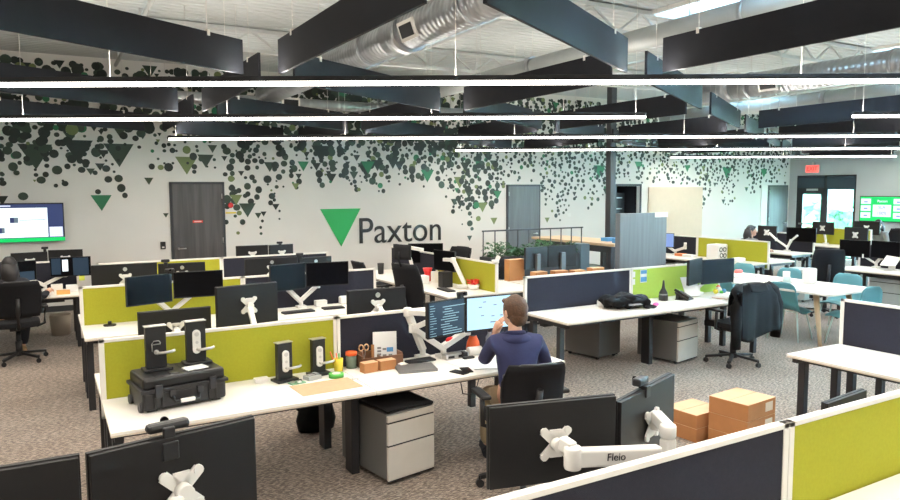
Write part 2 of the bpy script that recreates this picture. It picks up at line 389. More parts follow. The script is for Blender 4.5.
# room behind opening three, its shade put into a near black colour
dk = mat('recess_shade', (.008, .008, .01), .8)
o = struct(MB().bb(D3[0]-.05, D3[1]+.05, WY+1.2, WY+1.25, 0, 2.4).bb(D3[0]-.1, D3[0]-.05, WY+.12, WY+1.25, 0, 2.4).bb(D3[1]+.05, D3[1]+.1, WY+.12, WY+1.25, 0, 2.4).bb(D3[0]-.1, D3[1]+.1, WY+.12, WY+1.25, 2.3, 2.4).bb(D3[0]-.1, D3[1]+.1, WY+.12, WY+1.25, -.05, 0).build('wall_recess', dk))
struct(MB().bb(D3[0]-.3, D3[0], WY-.03, WY, 0, 2.22).bb(D3[1], D3[1]+.04, WY-.03, WY, 0, 2.22).bb(D3[0]-.3, D3[1]+.04, WY-.03, WY, 2.18, 2.24).build('trim_1', M_pole))
rk = thing('server_rack', 'black equipment rack glinting inside the dark open doorway', 'rack', (13.65, WY+.75, 0))
MB().bb(-.3, .3, -.3, .3, 0, 2.0).build('cabinet', M_blk, rk, bevel=.005)
for z in (1.2, 1.55, 1.85): MB().bb(-.25, .2, -.312, -.3, z, z+.03).build('rack_unit', M_silver, rk)
tag(MB().bb(14.38, 16.54, WY-.03, WY-.002, .1, 2.155).build('pin_board', M_beige, bevel=.004), 'large plain beige board covering the back wall right of the dark doorway', 'board')
struct(MB().bb(11.05, 11.21, 11.9, 12.06, 0, CZ).build('column', M_pole, bevel=.01))
struct(MB().bb(19.2, 19.5, WY-.02, WY, 0, 2.2).build('light_slit_strip', M_alu))  # pale strip standing for the light slit left of the ajar door

# ------------------------------------------------------------------ mural of hanging leaves (wall decoration)
rnd = random.Random(7)
ENV = [(-6, 1.9), (-.9, 1.95), (-.5, 1.85), (-.15, 1.9), (.1, 1.95), (.3, 2.0), (.5, 2.5), (.7, 2.2), (.85, 1.75), (1.05, 1.7), (1.25, 1.95), (1.45, 2.6), (1.65, 2.55), (1.8, 2.1), (2.0, 2.5), (2.35, 2.33),
       (2.7, 2.33), (2.95, 2.32), (3.08, 1.2), (3.3, 1.15), (3.5, 1.6), (3.7, 1.15), (3.9, 1.1), (4.1, 1.6), (4.3, 2.0), (4.7, 2.1), (4.9, 1.95), (5.2, 2.2), (5.45, 2.05), (5.7, 1.95), (6.0, 2.25), (6.4, 2.0),
       (6.6, 1.75), (6.85, 2.15), (7.3, 2.3), (7.6, 1.75), (7.9, 2.1), (8.1, 1.6), (8.35, 1.15), (8.6, .95), (8.9, 1.05), (9.2, 1.0), (9.45, 1.8), (9.7, 2.26), (10.6, 2.26), (10.75, 1.55), (11.0, 1.2), (11.4, 1.25), (11.9, 1.9), (12.4, 1.5), (12.9, 1.7),
       (13.15, 2.26), (14.35, 2.26), (14.5, 2.24), (16.45, 2.24), (16.6, 1.4), (16.8, 1.3), (17.1, 2.0), (17.4, 1.5), (17.9, 1.6), (18.2, 2.3), (18.6, 1.7), (19.2, 2.0), (19.5, 2.22), (20.55, 2.2)]
def env(x):
    for (a, b), (c, d) in zip(ENV, ENV[1:]):
        if a <= x <= c: return b + (d-b)*(x-a)/(c-a)
    return 2.2
mu = MB()
def leaf(x, z, r, kind):
    y = WY - .003 - rnd.random()*.004
    if kind == 'c':
        n = 12; a = rnd.uniform(.88, 1.08); mu._add([(x+r*math.cos(2*PI*i/n), y, z+r*a*math.sin(2*PI*i/n)) for i in range(n)], [tuple(range(n))])
    else:
        mu._add([(x-r, y, z+r*.62), (x+r, y, z+r*.62), (x, y, z-r*1.05)], [(0, 1, 2)])
x = -1.6
while x < 20.5:
    e = env(x) + rnd.choice((0, 0, 0, 0, .25, .6)) + rnd.uniform(0, .12)
    low = 0
    z = 4.3
    while z > e:
        dens = .5 + .5*min(1, (z - e)/1.3)
        if rnd.random() < (.95 if z > 3.1 else .30 + .6*dens):
            xx = x + rnd.uniform(-.075, .075); r = rnd.choice((.026, .036, .05, .06, .072, .085) if xx < 9.5 else (.03, .04, .048, .056))*rnd.uniform(.85, 1.12)*(1.12 if z > 3.0 else .92)
            if xx - r > D3[0]-.05 and xx + r < D3[1]+.05 and z < 2.3: pass
            else:
                q = rnd.random(); mu.mi = 0 if q < .60 else 1 if q < .90 else 2 if q < .97 else 3
                if rnd.random() < .93: leaf(xx, z, r, 'c')
                else: leaf(xx, z, r*rnd.uniform(1.1, 2.2), 't')
        z -= rnd.uniform(.07, .16)*(1 if z > 2.6 else 1.15)*(1 if x < 4.6 else .85)
    x += rnd.uniform(.085, .17) if x < 4.6 else rnd.uniform(.07, .13)
for (tx, tz, tr, k) in ((.88, 1.93, .17, 3), (-.1, 2.75, .26, 1), (.55, 2.85, .24, 0), (1.2, 2.8, .25, 1), (2.35, 2.62, .2, 2), (4.62, 2.62, .12, 3), (6.05, 2.62, .16, 3), (7.5, 2.45, .17, 3), (9.4, 2.0, .12, 3), (3.25, 1.95, .12, 2), (8.35, 2.3, .16, 2), (12.6, 2.6, .2, 3), (17.6, 2.6, .22, 3), (2.7, 2.7, .15, 1), (5.0, 2.9, .2, 0), (1.95, 1.66, .05, 1), (1.68, 2.3, .08, 1), (4.45, 2.2, .08, 2), (9.3, 1.37, .1, 2), (10.9, 1.35, .08, 2), (14.0, 2.75, .15, 3), (19.3, 2.6, .16, 3), (15.9, 2.7, .12, 3)):
    mu.mi = k; leaf(tx, tz, tr, 't')
mo = mu.build('leaf_mural', [M_leaf1, M_leaf2, M_leaf3, M_leaf4]); mo.parent = bpy.data.objects['wall_back']

# company sign
lg = thing('wall_sign', 'large green triangle and black company name on the back wall', 'sign', (0, 0, 0))
MB().prism([(-.45, .40), (.45, .40), (0, -.40)], .02, Matrix.Translation((5.41, WY-.002, 1.315)) @ Matrix.Rotation(R(90), 4, 'X')).build('triangle', M_logo, lg)
text_obj('lettering', 'Paxton', .80, M_ink, lg, (6.83, WY-.012, 1.20), (R(90), 0, 0), .016, sx=.93)

# small fittings on the back wall
fa = thing('fire_alarm', 'round red alarm sounder high beside the left dark door', 'alarm', (3.14, WY, 1.82))
MB().cyl((0, -.001, 0), (0, -.045, 0), .055, .045, 20).build('sounder', M_red, fa)
cs = tag(MB().bb(3.04, 3.24, WY-.012, WY-.001, 1.66, 1.69).build('call_point_sign', M_yellow), 'thin yellow sign under the red alarm sounder', 'sign')
ac = thing('access_reader', 'small black card reader left of the dark wooden door', 'card reader', (1.88, WY, 1.09))
MB().bb(-.045, .045, -.03, -.001, -.07, .07).build('housing', M_blk, ac, bevel=.006)
MB().bb(-.02, .02, -.034, -.03, -.045, -.02).build('indicator', M_wht, ac)
wn = thing('wall_socket', 'tiny grey socket on the back wall above the wooden counter', 'socket', (11.6, WY, 1.45))
MB().bb(-.06, .06, -.012, -.001, -.04, .04).build('plate', M_wht, wn, bevel=.003)
# exit sign
ex = thing('exit_sign', 'glowing red exit sign above the glazed door', 'exit sign', (WX-.06, 13.2, 2.70))
MB().bb(-.02, .02, -.22, .22, -.12, .12).build('housing', M_wht, ex, bevel=.006)
MB().bb(-.032, -.02, -.21, .21, -.11, .11).build('lit_face', mat('exit_face', (.6, .1, .08), .5, emit=(1, .13, .10), estr=1.2), ex)
text_obj('lettering', 'EXIT', .17, E_exit, ex, (-.036, 0, 0), (R(90), 0, R(-90)), .004)
MB().bb(.0, .059, -.03, .03, .1, .2).build('bracket', M_wht, ex)

# wall displays
def tv(name, label, c, w, h, rz, tilt=0):
    t = thing(name, label, 'television', c, rz); t.rotation_euler = (R(tilt), 0, R(rz))
    MB().bb(-w/2, w/2, -.02, .03, -h/2, h/2).build('casing', M_blk, t, bevel=.004)
    MB().bb(-.2, .2, .03, .09, -.15, .15).build('wall_bracket', M_blkm, t)
    return t
t = tv('wall_television', 'large wall television with white page and green strip, upper left', (-.30, 13.88, 1.58), 1.16, .66, 0, 2)
S = MB(); S.bb(-.56, .56, -.024, -.021, -.31, .31); S.build('screen', E_navy, t)
MB().bb(-.56, .33, -.027, -.0245, -.25, .25).build('white_page', E_white, t)
MB().bb(-.58, .58, -.027, -.0245, -.325, -.262).build('green_strip', E_green, t)
MB().bb(.35, .55, -.027, -.0245, -.25, -.08).build('grey_tile', E_lav, t)
MB().bb(-.22, -.16, -.0295, -.0275, .0, .09).bb(-.4, -.34, -.0295, -.0275, -.17, -.08).build('picture', E_navy, t)
MB().bb(-.16, -.10, -.0295, -.0275, .0, .09).bb(-.34, -.30, -.0295, -.0275, -.17, -.08).bb(-.08, .3, -.0295, -.0275, .04, .05).build('picture', E_mid, t)
MB().bb(-.56, -.2, -.0275, -.0245, .275, .295).build('tab_strip', E_lav, t)
t = tv('wall_television', 'wall television with a green and lavender dashboard beside the exit', (WX-.095, 11.04, 1.51), 1.28, .73, -90)
MB().bb(-.62, .62, -.024, -.021, -.345, .345).build('screen', E_green, t)
f = MB()
for (a, b, c, d) in ((-.60, -.32, .14, .29), (-.60, -.32, -.06, .1), (-.60, -.32, -.26, -.10), (.30, .58, .14, .29), (.30, .58, -.06, .1), (.30, .58, -.26, -.10), (-.26, .24, -.22, .12)): f.bb(a, b, -.027, -.0245, c, d)
f.build('tiles', E_lav, t)
text_obj('lettering', 'SLA', .12, E_periw, t, (-.01, -.029, .045), (R(90), 0, 0), .002)
text_obj('lettering', '100%', .12, E_periw, t, (-.01, -.029, -.12), (R(90), 0, 0), .002)
text_obj('lettering', 'Paxton', .10, E_white, t, (.0, -.029, .22), (R(90), 0, 0), .002)
for (a, b) in ((-.46, .21), (-.46, .02), (-.46, -.18), (.44, .21), (.44, .02), (.44, -.18)): MB().bb(a-.05, a+.05, -.0295, -.0275, b-.03, b+.005).build('figure', E_periw, t)
ob = thing('wall_panel', 'small dark panel on the right wall at the frame edge', 'panel', (WX-.02, 10.35, 1.0), -90)
MB().bb(-.1, .12, -.03, .019, -.2, .2).build('housing', M_blk, ob, bevel=.004)

# ------------------------------------------------------------------ ceiling: baffles, lamps, ducts, joists
EX, NX = Vector((math.sin(yaw), -math.cos(yaw), 0)), Vector((math.cos(yaw), math.sin(yaw), 0))
def LD(lat, dep, z=0): v = EX*lat + NX*dep; v.z = z; return v
P_, DZ = 3.07, 2.62
ORD = ['first', 'second', 'third', 'fourth', 'fifth', 'sixth', 'seventh', 'eighth', 'ninth', 'tenth', 'eleventh', 'twelfth', 'thirteenth']
baf0 = None; bz0, bh = 3.03, .27
LEN = 3.036 - .59
def in_room(p): return -5.8 < p.x < WX-.1 and -4.3 < p.y < WY-.06
rows = {}
for k in range(0, 7):
    for i in range(-7, 8):
        lat = (i + (.5 if k % 2 else 0))*P_ + .03; dep = 5.96 + DZ*(k-1)
        for s in (-1, 1):
            a = LD(lat, dep); b = LD(lat + s*P_/2, dep + DZ); d = (b-a).normalized()
            p, q = a + d*.295, b - d*.295
            if not (in_room(p) and in_room(q)): continue
            if q.dot(NX) < 1.0 or (k == 1 and s == -1 and 4.0 < lat < 5.0): continue
            vis = False
            for u in (0, .25, .5, .75, 1):
                c = p + (q-p)*u; c.z = 3.15
                pp = proj(c)
                if pp[2] > .5 and 0 < pp[0] < 900 and pp[1] > -20: vis = True
            c = (p+q)/2; pc = proj((c.x, c.y, 3.15))
            if not vis and (pc[2] < 0 or abs(pc[0]-450) > 900): continue
            rows.setdefault((k, s), []).append((lat, p, q, vis))
def make_baffle():
    t = bpy.data.objects.new('ceiling_baffle', None); COL.objects.link(t)
    MB().bb(-LEN/2, LEN/2, -.012, .012, -bh/2, bh/2).build('panel', M_baf, t, bevel=.002)
    for x in (-LEN*.36, LEN*.36):
        w = MB().cyl((x, 0, bh/2-.01), (x, 0, CZ - (bz0+bh/2)), .003, n=6).build('hanger', M_silver, t)
        MB().bb(x-.012, x+.012, -.018, .018, bh/2-.03, bh/2+.015).build('clip', M_alu, w)
    return t
proto = make_baffle(); first = True
def dup(root):
    r = root.copy(); COL.objects.link(r)
    for ch in root.children:
        c = ch.copy(); COL.objects.link(c); c.parent = r
        for g in ch.children: d = g.copy(); COL.objects.link(d); d.parent = c
    return r
for (k, s), L in sorted(rows.items()):
    L.sort(key=lambda e: e[0]); n = 0
    for (lat, p, q, vis) in L:
        o = proto if first else dup(proto); first = False
        c = (p+q)/2; o.location = (c.x, c.y, bz0 + bh/2); d = q - p; o.rotation_euler = (0, 0, math.atan2(d.y, d.x))
        way = 'slanting away to the right' if s > 0 else 'slanting away to the left'
        if vis: lab = 'dark hanging baffle %s, %s from left in the %s baffle row' % (way, ORD[n], ORD[k]); n += 1
        else: lab = 'dark hanging baffle %s beyond the frame, %s baffle row' % (way, ORD[k])
        tag(o, lab, 'baffle', 'felt baffles hung in a triangle pattern')

def lamp(label, dep, l0, l1, z=2.95):
    t = thing('linear_pendant_light', label, 'light', LD((l0+l1)/2, dep, z-.04), -30)
    L = (l1-l0)/2
    MB().bb(-L, L, -.03, .03, .045, .085).build('housing', M_blkm, t, bevel=.002)
    MB().bb(-L+.005, L-.005, -.024, .024, .014, .045).build('diffuser', M_lamp, t, bevel=.004)
    n = max(2, int((l1-l0)/2.4)+1)
    for i in range(n):
        x = -L+.12 + (2*L-.24)*i/(n-1)
        MB().cyl((x, 0, .08), (x, 0, CZ-z), .0022, n=6).build('cable', M_alu, t)
    # the tube inside the fitting
    la = bpy.data.lights.new('tube', 'AREA'); la.shape = 'RECTANGLE'; la.size = 2*L; la.size_y = .05; la.energy = 15*2*L; la.color = (1, .90, .79)
    lo = bpy.data.objects.new('tube', la); COL.objects.link(lo); lo.parent = t; lo.location = (0, 0, .010); lo.rotation_euler = (0, 0, 0)
    lu = bpy.data.lights.new('ceiling_fill', 'AREA'); lu.shape = 'RECTANGLE'; lu.size = 2*L; lu.size_y = .05; lu.energy = 8*2*L; lu.color = (1, .94, .86)  # upward light added to brighten the ceiling, no such tube is visible
    uo = bpy.data.objects.new('ceiling_fill', lu); COL.objects.link(uo); uo.parent = t; uo.location = (0, 0, .09); uo.rotation_euler = (PI, 0, 0)
lamp('nearest long glowing strip light spanning the whole picture', 5.6, -5.5, 5.6)
lamp('second strip light, ending above the picture centre right', 8.3, -7.5, 2.30)
lamp('short strip light at the right edge level with the second row', 8.3, 4.72, 9.5)
lamp('third long strip light starting above the left dark door', 11.45, -4.55, 9.4)
lamp('fourth long strip light starting right of the company sign', 15.07, .12, 11.3)
lamp('farthest strip light, near the exit wall', 18.8, 5.9, 11.9)

lamp('strip light overhead just in front of the camera, above the picture', 2.7, -5.0, 5.0)
lamp('strip light overhead at the camera position, outside the picture', .0, -4.0, 4.5)

def duct(name, label, pts, r, m, collars=(), grilles=(), group=None):
    t = thing(name, label, 'duct', (0, 0, 0), 0, group)
    pts = [Vector(p) for p in pts]
    MB().tube(pts, r, 24).build('pipe', m, t)
    d = (pts[-1]-pts[0]).normalized()
    for (c, w, rr) in collars:
        c = Vector(c); MB().cyl(c-d*w/2, c+d*w/2, rr, n=24).build('collar', M_duct, t)
    for g, ang in grilles:
        g = Vector(g); side = d.cross(Vector((0, 0, 1))).normalized(); side = side if side.dot(-g) > 0 else -side; n = (side*math.cos(ang) - Vector((0, 0, 1))*math.sin(ang)).normalized()
        u = d; v = n.cross(u)
        Mg = Matrix((u, v, n)).transposed().to_4x4(); Mg.translation = g + n*(r+.005)
        gr = MB(); gr.box((0, 0, 0), (.34, .2, .03), Mg); go = gr.build('grille', M_alu, t)
        s_ = MB(); s_.box((0, 0, .016), (.27, .13, .008), Mg); s_.build('slots', M_blk, go)
    for i in (0.1, .5, .9):
        c = pts[0].lerp(pts[-1], i)
        MB().cyl((c.x, c.y, c.z+r-.01), (c.x, c.y, CZ), .006, n=6).build('hanger', M_silver, t)
    return t
duct('air_duct', 'big spiral metal duct crossing top centre with a square vent', [(3.5, -2, 3.81), (3.5, 7.2, 3.81), (3.5, 12.6, 3.81)], .19, M_duct,
     collars=(((3.5, 7.05, 3.81), .36, .225), ((3.5, 7.95, 3.81), .07, .215), ((3.5, 5.6, 3.81), .04, .2)), grilles=(((3.5, 6.6, 3.81), .35),))
duct('air_duct', 'silver spiral duct running along the back wall on the left', [(-3, 12.85, 3.71), (3.6, 12.85, 3.71), (8.6, 12.85, 3.71)], .10, M_ductx, grilles=(((4.0, 12.85, 3.71), .1),))
duct('air_duct', 'smooth grey duct left of the bright skylight, fading toward the back', [(6.0, -2, 3.81), (6.0, 7.6, 3.81), (6.0, 12.6, 3.81)], .12, M_ductg, collars=(((6.0, 8.05, 3.81), .09, .14), ((6.0, 4.6, 3.81), .05, .13)))
duct('air_duct', 'bright spiral duct at upper right with a white vent', [(10.0, -2, 3.77), (10.0, 6, 3.77), (10.0, 8.6, 3.77)], .19, M_duct, collars=(((10.0, 7.95, 3.77), .2, .215), ((10.0, 7.55, 3.77), .06, .21), ((10.0, 5.3, 3.77), .05, .205)), grilles=(((10.0, 7.1, 3.77), .3),))
duct('air_duct', 'grey painted duct below the bright spiral duct at right', [(13.4, 1, 3.86), (13.4, 8, 3.86), (13.4, 12.6, 3.86)], .15, M_ductg, collars=(((13.4, 8.4, 3.86), .1, .17),))
duct('air_duct', 'spiral duct near the back right corner', [(15.5, 12.9, 3.7), (18, 12.9, 3.7), (20.4, 12.9, 3.7)], .15, M_ductx)

JO = mat('joist_paint', (.52, .53, .51), .6)
for n, (y, lab) in enumerate(((3.4, 'white open web roof joist nearest the camera'), (6.9, 'white open web roof joist crossing above the nearest strip light'), (10.4, 'white open web roof joist crossing above the middle of the room'))):
    t = thing('roof_joist', lab, 'joist', (0, y, 0), 0, 'white roof joists')
    MB().bb(XL, WX, -.05, .05, CZ-.07, CZ-.02).build('top_chord', JO, t)
    MB().bb(XL, WX, -.05, .05, CZ-.36, CZ-.31).build('bottom_chord', JO, t)
    w = MB(); x = XL+.3; s = 0
    while x < WX-.6:
        w.bar((x, 0, CZ-.33 if s else CZ-.05), (x+.42, 0, CZ-.05 if s else CZ-.33), .025, .025); x += .42; s ^= 1
    w.build('web', JO, t)
for n, (x, nm) in enumerate(((-1.5, 'leftmost'), (1.2, 'second from the left'), (5.3, 'between the two nearer ducts'), (9.2, 'right of the skylight'), (15.2, 'far right'))):
    t = thing('ceiling_conduit', 'thin pale conduit under the roof deck, ' + nm, 'conduit', (x, 0, 0), 0, 'conduits under the roof deck')
    MB().cyl((0, YS+.1, CZ-.12), (0, WY-.1, CZ-.12), .03, n=10).build('pipe', JO, t)
    for y in (-2, 1, 4, 7, 10, 13): MB().bb(-.04, .04, y-.02, y+.02, CZ-.12, CZ).build('strap', M_silver, t)

# ------------------------------------------------------------------ desks and partitions
MOD, DEP, DH = 1.65, .74, .73
def desk(label, x, y, rz, w=MOD, left='end', right='none', d=DEP, group=None, tray=True, cat='desk', name='bench_desk'):
    """local x along the desk, y=0 is the open front edge, y=d at the partition"""
    t = thing(name, label, cat, (x, y, 0), rz, group)
    MB().bb(.004, w-.004, 0, d, DH-.018, DH).build('worktop', M_top, t, bevel=.002)
    MB().bb(.004, w-.004, -.0015, d, DH-.028, DH-.0185).build('edge_band', M_edge, t)
    MB().bb(.06, w-.06, .12, .16, DH-.075, DH-.029).bb(.06, w-.06, d-.16, d-.12, DH-.075, DH-.029).build('frame_rail', M_blkm, t)
    def end(xc):
        MB().bb(xc-.03, xc+.03, .14, .20, 0, DH-.076).build('leg', M_blkm, t, bevel=.003)
        MB().bb(xc-.03, xc+.03, d-.13, d-.07, 0, DH-.076).build('leg', M_blkm, t, bevel=.003)
        MB().bb(xc-.025, xc+.025, .05, d-.05, DH-.075, DH-.03).build('end_rail', M_blkm, t)
    def mid(xc):
        MB().bb(xc-.03, xc+.03, .40, .53, 0, DH-.03).build('leg', M_blkm, t, bevel=.003)
    for k, xc in ((left, .05), (right, w-.05)):
        if k == 'end': end(xc)
    if left == 'mid': mid(.0+.05)
    if right == 'mid': mid(w-.0)
    if tray: MB().bb(.2, w-.2, d-.10, d-.02, DH-.17, DH-.08).build('cable_tray', M_blkm, t)
    return t
def partition(label, x, y, rz, fabric, w=MOD, top=1.13, z0=.60, ends=(1, 1), group=None, cat='partition'):
    t = thing('desk_partition', label, cat, (x, y, 0), rz, group)
    f = MB(); fw_ = .028
    f.bb(.002, w-.002, -.018, .018, top-.022, top).bb(.002, w-.002, -.018, .018, z0, z0+.02)
    f.bb(.002, fw_ if not ends[0] else .035, -.018, .018, z0, top).bb(w-(fw_ if not ends[1] else .035), w-.002, -.018, .018, z0, top)
    f.build('frame', M_alu, t, bevel=.002)
    MB().bb(.02, w-.02, -.013, .013, z0+.01, top-.015).build('fabric_panel', fabric, t)
    return t
# front bench (its partition crosses the lower right corner)
PY = 1.79
names0 = ['far left of the front bench, below the picture', 'below the centre of the picture in the front bench', 'under the dark twin screens at the bottom right']
partition('white framed partition with near black fabric below the picture left', -.66, PY-.02, 0, M_char)
partition('white framed partition with black fabric across the bottom right foreground', .99, PY-.02, 0, M_char)
partition('white framed olive green partition in the bottom right corner', 2.64, PY-.02, 0, M_green)
for i, nm in enumerate(('first', 'second', 'third')):
    desk('white desk on the near side of the front partitions, %s from the left' % nm, -.66+MOD*i, PY-.04-DEP, 0, left='end' if i == 0 else 'none', right='end' if i == 2 else 'mid')
lb = ('white desk under the monitors at the bottom left corner', 'white desk under the twin monitor backs at the bottom centre', 'white desk behind the olive partition in the bottom right corner')
for i in range(3):
    desk(lb[i], -.66+MOD*(i+1), PY+DEP, 180, left='end' if i == 2 else 'none', right='end' if i == 0 else 'mid')
# main bench with the seated man
X0, X1, X2 = .26, 1.91, 3.56
desk('white desk carrying the black hard case and lever handle units', X0, 4.32, 0, right='mid')
desk('white desk where the man in navy works at two screens', X1, 4.32, 0, left='none', right='end')
partition('olive green partition right behind the black hard case', X0, 5.08, 0, M_green, ends=(1, 0))
partition('charcoal partition behind the wooden tray and code screen', X1, 5.08, 0, M_char, ends=(0, 1))
desk('white desk behind the olive partition of the hard case', X1, 5.84, 180, left='none', right='end')
desk('white desk behind the charcoal partition facing the man in navy', X2, 5.84, 180, left='end', right='mid')
# second bench
desk('white desk with two dark screens before the left olive partition', X0, 7.28, 0, right='mid')
desk('white desk with two dark screens and white arms before the dark partition at centre left', X1, 7.28, 0, left='none', right='end')
partition('olive partition behind the pair of dark screens at left', X0, 8.04, 0, M_green, ends=(1, 0))
partition('dark partition ending in a white post below the company sign', X1, 8.04, 0, M_char, ends=(0, 1))
desk('white desk behind the left olive partition of the second bench', X1, 8.80, 180, left='none', right='end')
desk('white desk behind the dark partition of the second bench', X2, 8.80, 180, left='end', right='mid')
# third bench
desk('white desk before the olive partition near the left wooden door', .56, 9.80, 0, right='mid')
desk('white desk before the dark partition of the rear bench', 2.21, 9.80, 0, left='none', right='end')
partition('olive partition in front of the left dark wooden door', .56, 10.56, 0, M_green, ends=(1, 0))
partition('dark partition of the rear bench, right of the left wooden door', 2.21, 10.56, 0, M_char, ends=(0, 1))
desk('white desk behind the olive rear partition near the wooden door', 2.21, 11.32, 180, left='none', right='end')
desk('white desk behind the dark rear partition, nearest the back wall', 3.86, 11.32, 180, left='end', right='mid')
# left bench where a person sits
desk('white desk where the person in black sits at the left edge', -1.27, 10.50, 0, right='end')
partition('dark partition behind the two lit screens at the left edge', -1.27, 11.28, 0, M_char)
desk('white desk behind the dark partition at the left edge', .38, 12.04, 180, left='end', right='end')
# right bench
Xa, Xb, Xc = 4.60, 6.22, 7.85
desk('white desk with the black bag, right of the man in navy', Xa, 5.56, 0, w=Xb-Xa, right='mid')
desk('white desk with phone, papers and toys before the lime partition', Xb, 5.56, 0, w=Xc-Xb, left='none', right='end')
partition('dark grey partition behind the black bag', Xa, 6.32, 0, M_char, w=Xb-Xa, ends=(1, 0))
partition('green partition in a brightly lit lime tone with small notices pinned at its left end', Xb, 6.32, 0, M_green_lit, w=Xc-Xb, ends=(0, 1))
desk('white desk behind the dark grey partition in the middle of the room', Xb, 7.08, 180, w=Xb-Xa, left='none', right='end')
desk('white desk behind the bright lime partition', Xc, 7.08, 180, w=Xc-Xb, left='end', right='mid')
# bench at the right edge of the picture (runs toward the camera)
desk('empty white desk at the right edge of the picture', 5.29, 3.57, -90, w=1.65, right='mid')
desk('white desk at right edge continuing out of the picture', 5.29, 1.90, -90, w=1.65, left='none', right='end')
partition('dark partition behind the empty white desk at the right edge', 6.05, 3.57, -90, M_char, ends=(1, 0))
partition('dark partition at the right edge continuing out of the picture', 6.05, 1.90, -90, M_char, ends=(0, 1))
desk('white desk on the far side of the right edge partition', 6.81, 1.92, 90, w=1.65, left='mid', right='end')
# centre bench (runs away toward the sign)
desk('white desk with high backed chair below the company sign', 4.42, 9.36, -90, right='end')
desk('farther white desk below the company sign', 4.42, 11.01, -90, left='end', right='mid')
partition('short olive partition at room centre with a white end post', 5.18, 9.36, -90, M_green, ends=(0, 1))
partition('dark partition behind the short olive partition at room centre', 5.18, 11.01, -90, M_char, ends=(1, 0))
desk('white desk on the right side of the short olive partition', 5.94, 7.71, 90, left='end')
desk('farther white desk on the right side of the olive partition', 5.94, 9.36, 90, left='mid', right='end')
# desk with cartons in front of the planter
desk('white desk holding cartons before the planter', 5.97, 8.05, 0, left='end', right='end', w=1.7)
# right middle benches
desk('white desk with the pale blue screen near the grey panel', 10.78, 11.50, -90, left='end', right='mid')
desk('white desk left of the olive partition, right middle', 10.78, 9.85, -90, left='none', right='end')
partition('olive partition in the right middle, in front of the long haired person', 11.55, 9.85, -90, M_green, ends=(0, 1))
partition('dark partition behind the pale blue screen', 11.55, 11.50, -90, M_char, ends=(1, 0))
desk('white desk right of the olive partition, right middle', 12.32, 8.20, 90, left='end')
desk('white desk behind the olive partition, toward the back', 12.32, 9.85, 90, left='mid', right='end')
desk('white desk with white arms before the long haired person', 13.40, 10.65, -90, left='end', right='end')
partition('dark partition end below the floating monitor near the long haired person', 14.18, 10.65, -90, M_char)
desk('white desk beyond the dark partition near the exit', 14.95, 9.00, 90, left='end', right='end')
desk('white desk near the exit door with an olive partition', 16.0, 10.9, -90, left='end', right='end')
partition('small olive partition in front of the exit door', 16.78, 10.9, -90, M_green)
desk('white desk behind the small olive partition near the exit', 17.55, 9.25, 90, left='end', right='end')
desk('white desk with twin dark screens at the far right', 11.72, 7.10, -90, left='end', right='mid')
desk('white desk at the right edge next to the twin dark screens', 11.72, 5.45, -90, left='none', right='end')
partition('dark partition behind the twin dark screens at far right', 12.50, 7.10, -90, M_char, ends=(1, 0))
partition('dark partition running out of the picture at far right', 12.50, 5.45, -90, M_char, ends=(0, 1))
desk('white desk behind the twin dark screens at far right', 13.28, 5.45, 90, left='mid', right='end')
desk('white desk at far right beyond the dark partition', 13.28, 3.80, 90, left='end')

# ------------------------------------------------------------------ monitors and arms
def monitor(label, x, y, ztop, yawd, w=.54, h=.31, tilt=0, screen=None, mount=True, logo=False, stand=0, group=None, roll=0):
    """faces local -Y; origin at screen centre"""
    t = thing('computer_monitor', label, 'monitor', (x, y, ztop-h/2), yawd, group)
    t.rotation_euler = (R(tilt), R(roll), R(yawd))
    s = MB()
    s.bb(-w/2, w/2, -.008, .010, -h/2, h/2)
    s.bb(-w/2+.004, w/2-.004, .008, .026, -h/2+.004, h/2-.004)
    s.build('casing', M_back, t, bevel=.002)
    sc = MB().bb(-w/2+.008, w/2-.008, -.0105, -.008, -h/2+.014, h/2-.008).build('screen', M_scr, t)
    if screen: screen(t, w, h)
    if mount:
        v = MB(); v.box((0, .036, 0), (.05, .008, .11)); v.box((0, .036, 0), (.15, .008, .035), rot=(0, R(45), 0)); v.box((0, .036, 0), (.15, .008, .035), rot=(0, R(-45), 0))
        for a in (-1, 1):
            for b in (-1, 1): v.cyl((.05*a, .032, .05*b), (.05*a, .045, .05*b), .015, n=10)
        v.cyl((0, .04, 0), (0, .075, 0), .025)
        v.build('mounting_plate', M_wht, t)
    if logo: MB().cyl((0, .033, h*.33), (0, .036, h*.33), .022, n=20).build('emblem', M_silver, t)
    if stand:
        st = MB().bb(-.04, .04, .03, .07, -stand, .06).build('stand', mat('stand_grey', (.16, .17, .18), .4, .5), t, bevel=.004)
        MB().bb(-.12, .12, -.08, .10, -stand-.008, -stand).build('foot', M_silver, st, bevel=.003)
    return t
def arm(label, base, mounts, z=DH, group=None, logo=None, ww=.045, name='monitor_arm'):
    """mounts: world points of the mounting plates; elbows optional: (mount, elbow)"""
    t = thing(name, label, 'monitor arm', (base[0], base[1], z), 0, group)
    b = Vector((base[0], base[1], z))
    MB().bb(-.055, .055, -.05, .05, .0005, .028).cyl((0, 0, .02), (0, 0, .10), .024).build('clamp', M_wht, t, bevel=.004)
    for i, m in enumerate(mounts):
        if len(m) == 2: e, q = Vector(m[1])-b, Vector(m[0])-b
        else:
            q = Vector(m)-b; e = Vector((q.x*.9, q.y*.55, q.z*.68))
        s = Vector((0, 0, .07+.02*i))
        MB().bar(s, e, ww, ww*.75).cyl(e-Vector((0, 0, .035)), e+Vector((0, 0, .035)), ww*.55).build('lower_arm', M_wht, t, bevel=.006)
        u = MB().bar(e, q, ww*.9, ww*.7).build('upper_arm', M_wht, t, bevel=.006)
    return t
